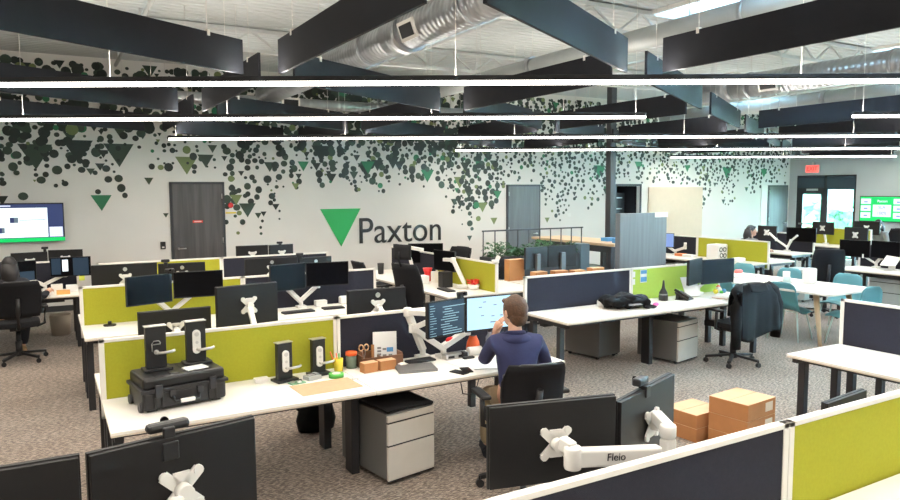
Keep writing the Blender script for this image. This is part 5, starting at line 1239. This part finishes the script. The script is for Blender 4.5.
# ------------------------------------------------------------------ people
def skinned(name, V, E_, m, parent, sub=2):
    """V: {key: (co, radius or (rx, ry))}"""
    keys = list(V); idx = {k: i for i, k in enumerate(keys)}
    me = bpy.data.meshes.new(name); me.from_pydata([V[k][0] for k in keys], [(idx[a], idx[b]) for a, b in E_], [])
    o = bpy.data.objects.new(name, me); COL.objects.link(o)
    if parent: o.parent = parent
    sk = o.modifiers.new('Skin', 'SKIN'); sk.use_smooth_shade = True
    for k in keys:
        r_ = V[k][1]; me.skin_vertices[0].data[idx[k]].radius = r_ if isinstance(r_, tuple) else (r_, r_)
    me.skin_vertices[0].data[0].use_root = True
    q = o.modifiers.new('Sub', 'SUBSURF'); q.levels = sub; q.render_levels = sub
    me.materials.append(m)
    return o
def L3(a, b, t): return tuple(a[i]+(b[i]-a[i])*t for i in range(3))
def seated(label, x, y, rz, shirt, trousers, hairm, seat=.50, lean=.12, head_yaw=0, nod=0, lh=None, rh=None, le=None, re=None, longhair=False, beard=False, hairlen=0, legs=True, feet=None, turn=0, shoes=M_blk):
    """local +Y is forward; lh/rh local hand targets"""
    t = thing('person', label, 'person', (x, y, 0), rz)
    hip = (0, 0, seat+.08); chest = (0, lean*.65, seat+.36); neck = (0, lean+.01, seat+.555); head = (0, lean+.05, seat+.70)
    sh = {s: (s*.160, lean-.005, seat+.49) for s in (-1, 1)}
    H_ = {-1: lh or (-.22, .42, .78), 1: rh or (.22, .42, .78)}
    El = {}
    for s, e in ((-1, le), (1, re)): El[s] = e or (s*.27, (sh[s][1]+H_[s][1])/2-.04, min(sh[s][2], H_[s][2])-.02)
    V = {'hip': (hip, (.14, .11)), 'waist': (L3(hip, chest, .5), (.125, .095)), 'chest': (chest, (.15, .105)), 'upper': ((0, lean*.9, seat+.46), (.10, .065)), 'neck': (neck, .046), 'skull': (L3(neck, head, .8), .062)}
    Ed = [('hip', 'waist'), ('waist', 'chest'), ('chest', 'upper'), ('upper', 'neck'), ('neck', 'skull')]
    for s in (-1, 1):
        a, b, c = 's%d' % s, 'e%d' % s, 'w%d' % s
        w = L3(El[s], H_[s], .93)
        V[a] = (sh[s], .048); V[b] = (El[s], .040); V[c] = (w, .026); Ed += [('upper', a), (a, b), (b, c)]
        if legs:
            kn = (s*.16, .42, seat+.04); an = (s*.16, .46, .09)
            if feet: an = feet[0 if s < 0 else 1]; 
            V['k%d' % s] = (kn, .058); V['t%d' % s] = ((s*.10, .10, seat+.06), .078); V['a%d' % s] = (an, .04)
            Ed += [('hip', 't%d' % s), ('t%d' % s, 'k%d' % s), ('k%d' % s, 'a%d' % s)]
    body = skinned('body', V, Ed, M_skin, t)
    # shirt over torso and arms
    g = 1.16
    SV = {'hip': ((hip[0], hip[1], hip[2]-.0), (.15, .125)), 'waist': (V['waist'][0], (.15, .12)), 'chest': (V['chest'][0], (.160, .120)), 'upper': (V['upper'][0], (.16, .115)), 'neck': (L3(V['upper'][0], neck, .92), .072)}
    SE = [('hip', 'waist'), ('waist', 'chest'), ('chest', 'upper'), ('upper', 'neck')]
    for s in (-1, 1):
        a, b, c = 's%d' % s, 'e%d' % s, 'w%d' % s
        SV[a] = (sh[s], .066); SV[b] = (El[s], .052); SV[c] = (L3(El[s], H_[s], .80), .040); SE += [('upper', a), (a, b), (b, c)]
    skinned('shirt', SV, SE, shirt, t)
    nb = L3(V['upper'][0], neck, .80)
    MB().tube([(nb[0]+.062*math.cos(a), nb[1]-.004+.055*math.sin(a), nb[2]+.018-.012*math.sin(a)) for a in [2*PI*i/20 for i in range(21)]], .017, 8).build('collar', shirt, t)
    MB().ball((0, lean*.9+.002, seat+.512), .1, (1.25, .93, .50), n=20).build('shirt_yoke', shirt, t)
    if legs:
        TV = {'hip': (hip, (.15, .125))}; TE = []
        for s in (-1, 1):
            TV['t%d' % s] = (V['t%d' % s][0], .092); TV['k%d' % s] = (V['k%d' % s][0], .074); TV['a%d' % s] = (L3(V['k%d' % s][0], V['a%d' % s][0], .97), .058)
            TE += [('hip', 't%d' % s), ('t%d' % s, 'k%d' % s), ('k%d' % s, 'a%d' % s)]
        skinned('trousers', TV, TE, trousers, t)
        for s in (-1, 1):
            an = V['a%d' % s][0]
            MB().sheet(lambda u, v: (an[0]+.045*math.cos(2*PI*u)*(1-.25*v*v), an[1]-.06+.25*v, an[2]-.085+.05+.045*math.sin(2*PI*u)*(1-.45*v)), 12, 6, .004).ball((an[0], an[1]+.17, an[2]-.055), .045, (.9, 1.2, .65)).ball((an[0], an[1]-.04, an[2]-.05), .045, (.95, 1, .8)).build('shoe', shoes, t)
    # head
    hd = bpy.data.objects.new('head_pivot', None)
    Mh = Matrix.Translation(head) @ Euler((R(-nod), 0, R(head_yaw))).to_matrix().to_4x4()
    f = MB()
    f.ball((0, 0, 0), .10, (.78, .95, 1.12), n=20); f.ball((0, .045, -.055), .06, (.85, .8, .9), n=20)
    f.tube([(0, .085, .01), (0, .108, -.015), (0, .103, -.03)], [.008, .013, .015], 8)
    for s in (-1, 1): f.ball((s*.080, -.005, -.005), .022, (.4, .8, 1.3)); f.ball((s*.03, .082, .018), .010)
    f.mi = 1
    for s in (-1, 1): f.ball((s*.03, .0915, .018), .005)
    f.tube([(-.02, .091, -.062), (0, .097, -.064), (.02, .091, -.062)], .004, 6)
    f.bm.transform(Mh); f.build('head', [M_skin, M_dhair], t)
    hr = MB(); r = random.Random(2)
    hr.ball((0, -.018, .022), .108, (.80, .93, 1.02), n=20, jit=.0035, rnd=r)
    hr.ball((0, -.045, -.03), .085, (.88, .7, .95), n=20, jit=.0035, rnd=r)
    hr.ball((0, .045, .085), .05, (1.25, .9, .5), n=20, jit=.004, rnd=r)
    if longhair:
        hr.tube([(0, -.05, .03), (0, -.07, -.10), (0, -.065, -.22), (0, -.05, -.32)], [.085, .10, .085, .05], 12)
        for s in (-1, 1): hr.tube([(s*.055, -.03, .06), (s*.075, -.045, -.06), (s*.085, -.01, -.18), (s*.08, .04, -.28)], [.035, .03, .04, .025], 10)
    if beard: hr.tube([(0, .07, -.05), (0, .085, -.11), (0, .08, -.20)], [.055, .055, .02], 10)
    hr.bm.transform(Mh); hr.build('hair', hairm, t)
    # hands
    for s in (-1, 1):
        e = Vector(El[s]); hnd = Vector(H_[s]); d = (hnd-e).normalized()
        side = d.cross(Vector((0, 0, 1)));
        if side.length < .2: side = Vector((1, 0, 0))
        side.normalize(); n = side.cross(d).normalized()
        w = e+(hnd-e)*.93; hb = MB()
        hb.tube([w-d*.01, w+d*.02, w+d*.06, w+d*.09], [.024, .030, .034, .028], 10)
        for i, (off, ln) in enumerate(((-.027, .060), (-.009, .072), (.009, .068), (.027, .052))):
            p0 = w+d*.08+side*off; hb.tube([p0, p0+d*ln*.45-n*.006, p0+d*ln*.8-n*.022, p0+d*ln*.9-n*.038], [.0095, .009, .008, .006], 8)
        p0 = w+d*.03-side*.026*s*1; hb.tube([p0, p0+d*.03-side*.022*s, p0+d*.055-side*.024*s-n*.012], [.012, .0105, .008], 8)
        hb.build('hand', M_skin, t)
    return t
seated('man in a dark navy shirt seen from behind, seated at two screens', 2.89, 4.02, -24, M_navy, M_khaki, M_hair, seat=.50, lean=.14, head_yaw=28, nod=8,
       lh=(-.105, .36, 1.03), le=(-.21, .34, .795), rh=(.20, .50, .79), shoes=M_black)
seated('person in black seen from behind at the left edge', -.42, 10.22, 2, M_black, M_black, M_dhair, seat=.46, lean=.16, longhair=True, rh=(.42, .30, .80), re=(.34, .06, .76), lh=(-.2, .42, .80), feet=((-.3, .1, .09), (.1, .38, .09)), shoes=M_tan)
seated('person with long dark hair and grey top in profile, far right middle', 12.92, 9.70, -92, M_greyc, M_black, M_dhair, seat=.50, lean=.06, longhair=True, head_yaw=-50)
seated('person with dark hair bending at a desk near the right wall', 17.55, 9.42, 88, M_greyc, M_black, M_dhair, seat=.52, lean=.16, longhair=True, nod=15)

# ------------------------------------------------------------------ outside
struct(MB().bb(WX+.3, 60, -20, 40, -.4, -.2).build('ground', mat('lawn', (.30, .42, .22), .95, var=.3, vscale=1.5)))
r = random.Random(21)
def tree(label, x, y, h, w):
    t = thing('leafy_tree', label, 'tree', (x, y, -.2), 0, 'trees outside the exit door')
    MB().cyl((0, 0, 0), (0, 0, h*.6), .14, .08, 10).build('trunk', mat('bark', (.12, .08, .05), .9), t)
    f = MB()
    for i in range(60):
        a = r.uniform(0, 6.3); rad = r.uniform(0, w); z = r.uniform(h*.12, h)
        f.ball((rad*math.cos(a), rad*math.sin(a), z), r.uniform(.25, .6), (1, 1, .8), jit=.16, rnd=r)
    f.build('crown', M_tree, t)
for i, (x, y, h, w) in enumerate(((30, 18.5, 6, 1.6), (29, 15.5, 7, 1.8), (32, 20.5, 7, 2), (31, 13.2, 6, 1.6), (34, 17, 8, 2))):
    tree('leafy tree outside, %s seen through the exit door panes' % ('left one', 'right one', 'farther left one', 'farthest right one', 'tallest one behind the others')[i], x, y, h, w)

# ------------------------------------------------------------------ daylight
W = bpy.data.worlds.new('world'); scene.world = W; W.use_nodes = True
bg = W.node_tree.nodes['Background']; bg.inputs[0].default_value = (.46, .78, 1.0, 1); bg.inputs[1].default_value = 120
def portal(loc, rot, sx, sy):
    l = bpy.data.lights.new('window_portal', 'AREA'); l.shape = 'RECTANGLE'; l.size = sx; l.size_y = sy; l.cycles.is_portal = True
    o = bpy.data.objects.new('window_portal', l); COL.objects.link(o); o.location = loc; o.rotation_euler = rot
for (x0, x1, y0, y1) in SKY: portal(((x0+x1)/2, (y0+y1)/2, CZ+.16), (0, 0, 0), x1-x0, y1-y0)
for (y0, y1, z0, z1) in WIN_E: portal((WX+.2, (y0+y1)/2, (z0+z1)/2), (0, R(90), 0), z1-z0, y1-y0)
for (x0, x1, z0, z1) in WIN_S: portal(((x0+x1)/2, YS-.2, (z0+z1)/2), (R(90), 0, 0), x1-x0, z1-z0)
vs = scene.view_settings
vs.view_transform = 'Standard'; vs.look = 'None'; vs.gamma = 1.0; vs.exposure = 0.12; vs.use_curve_mapping = False
scene.cycles.max_bounces = 8; scene.cycles.diffuse_bounces = 4
scene.cycles.use_denoising = True
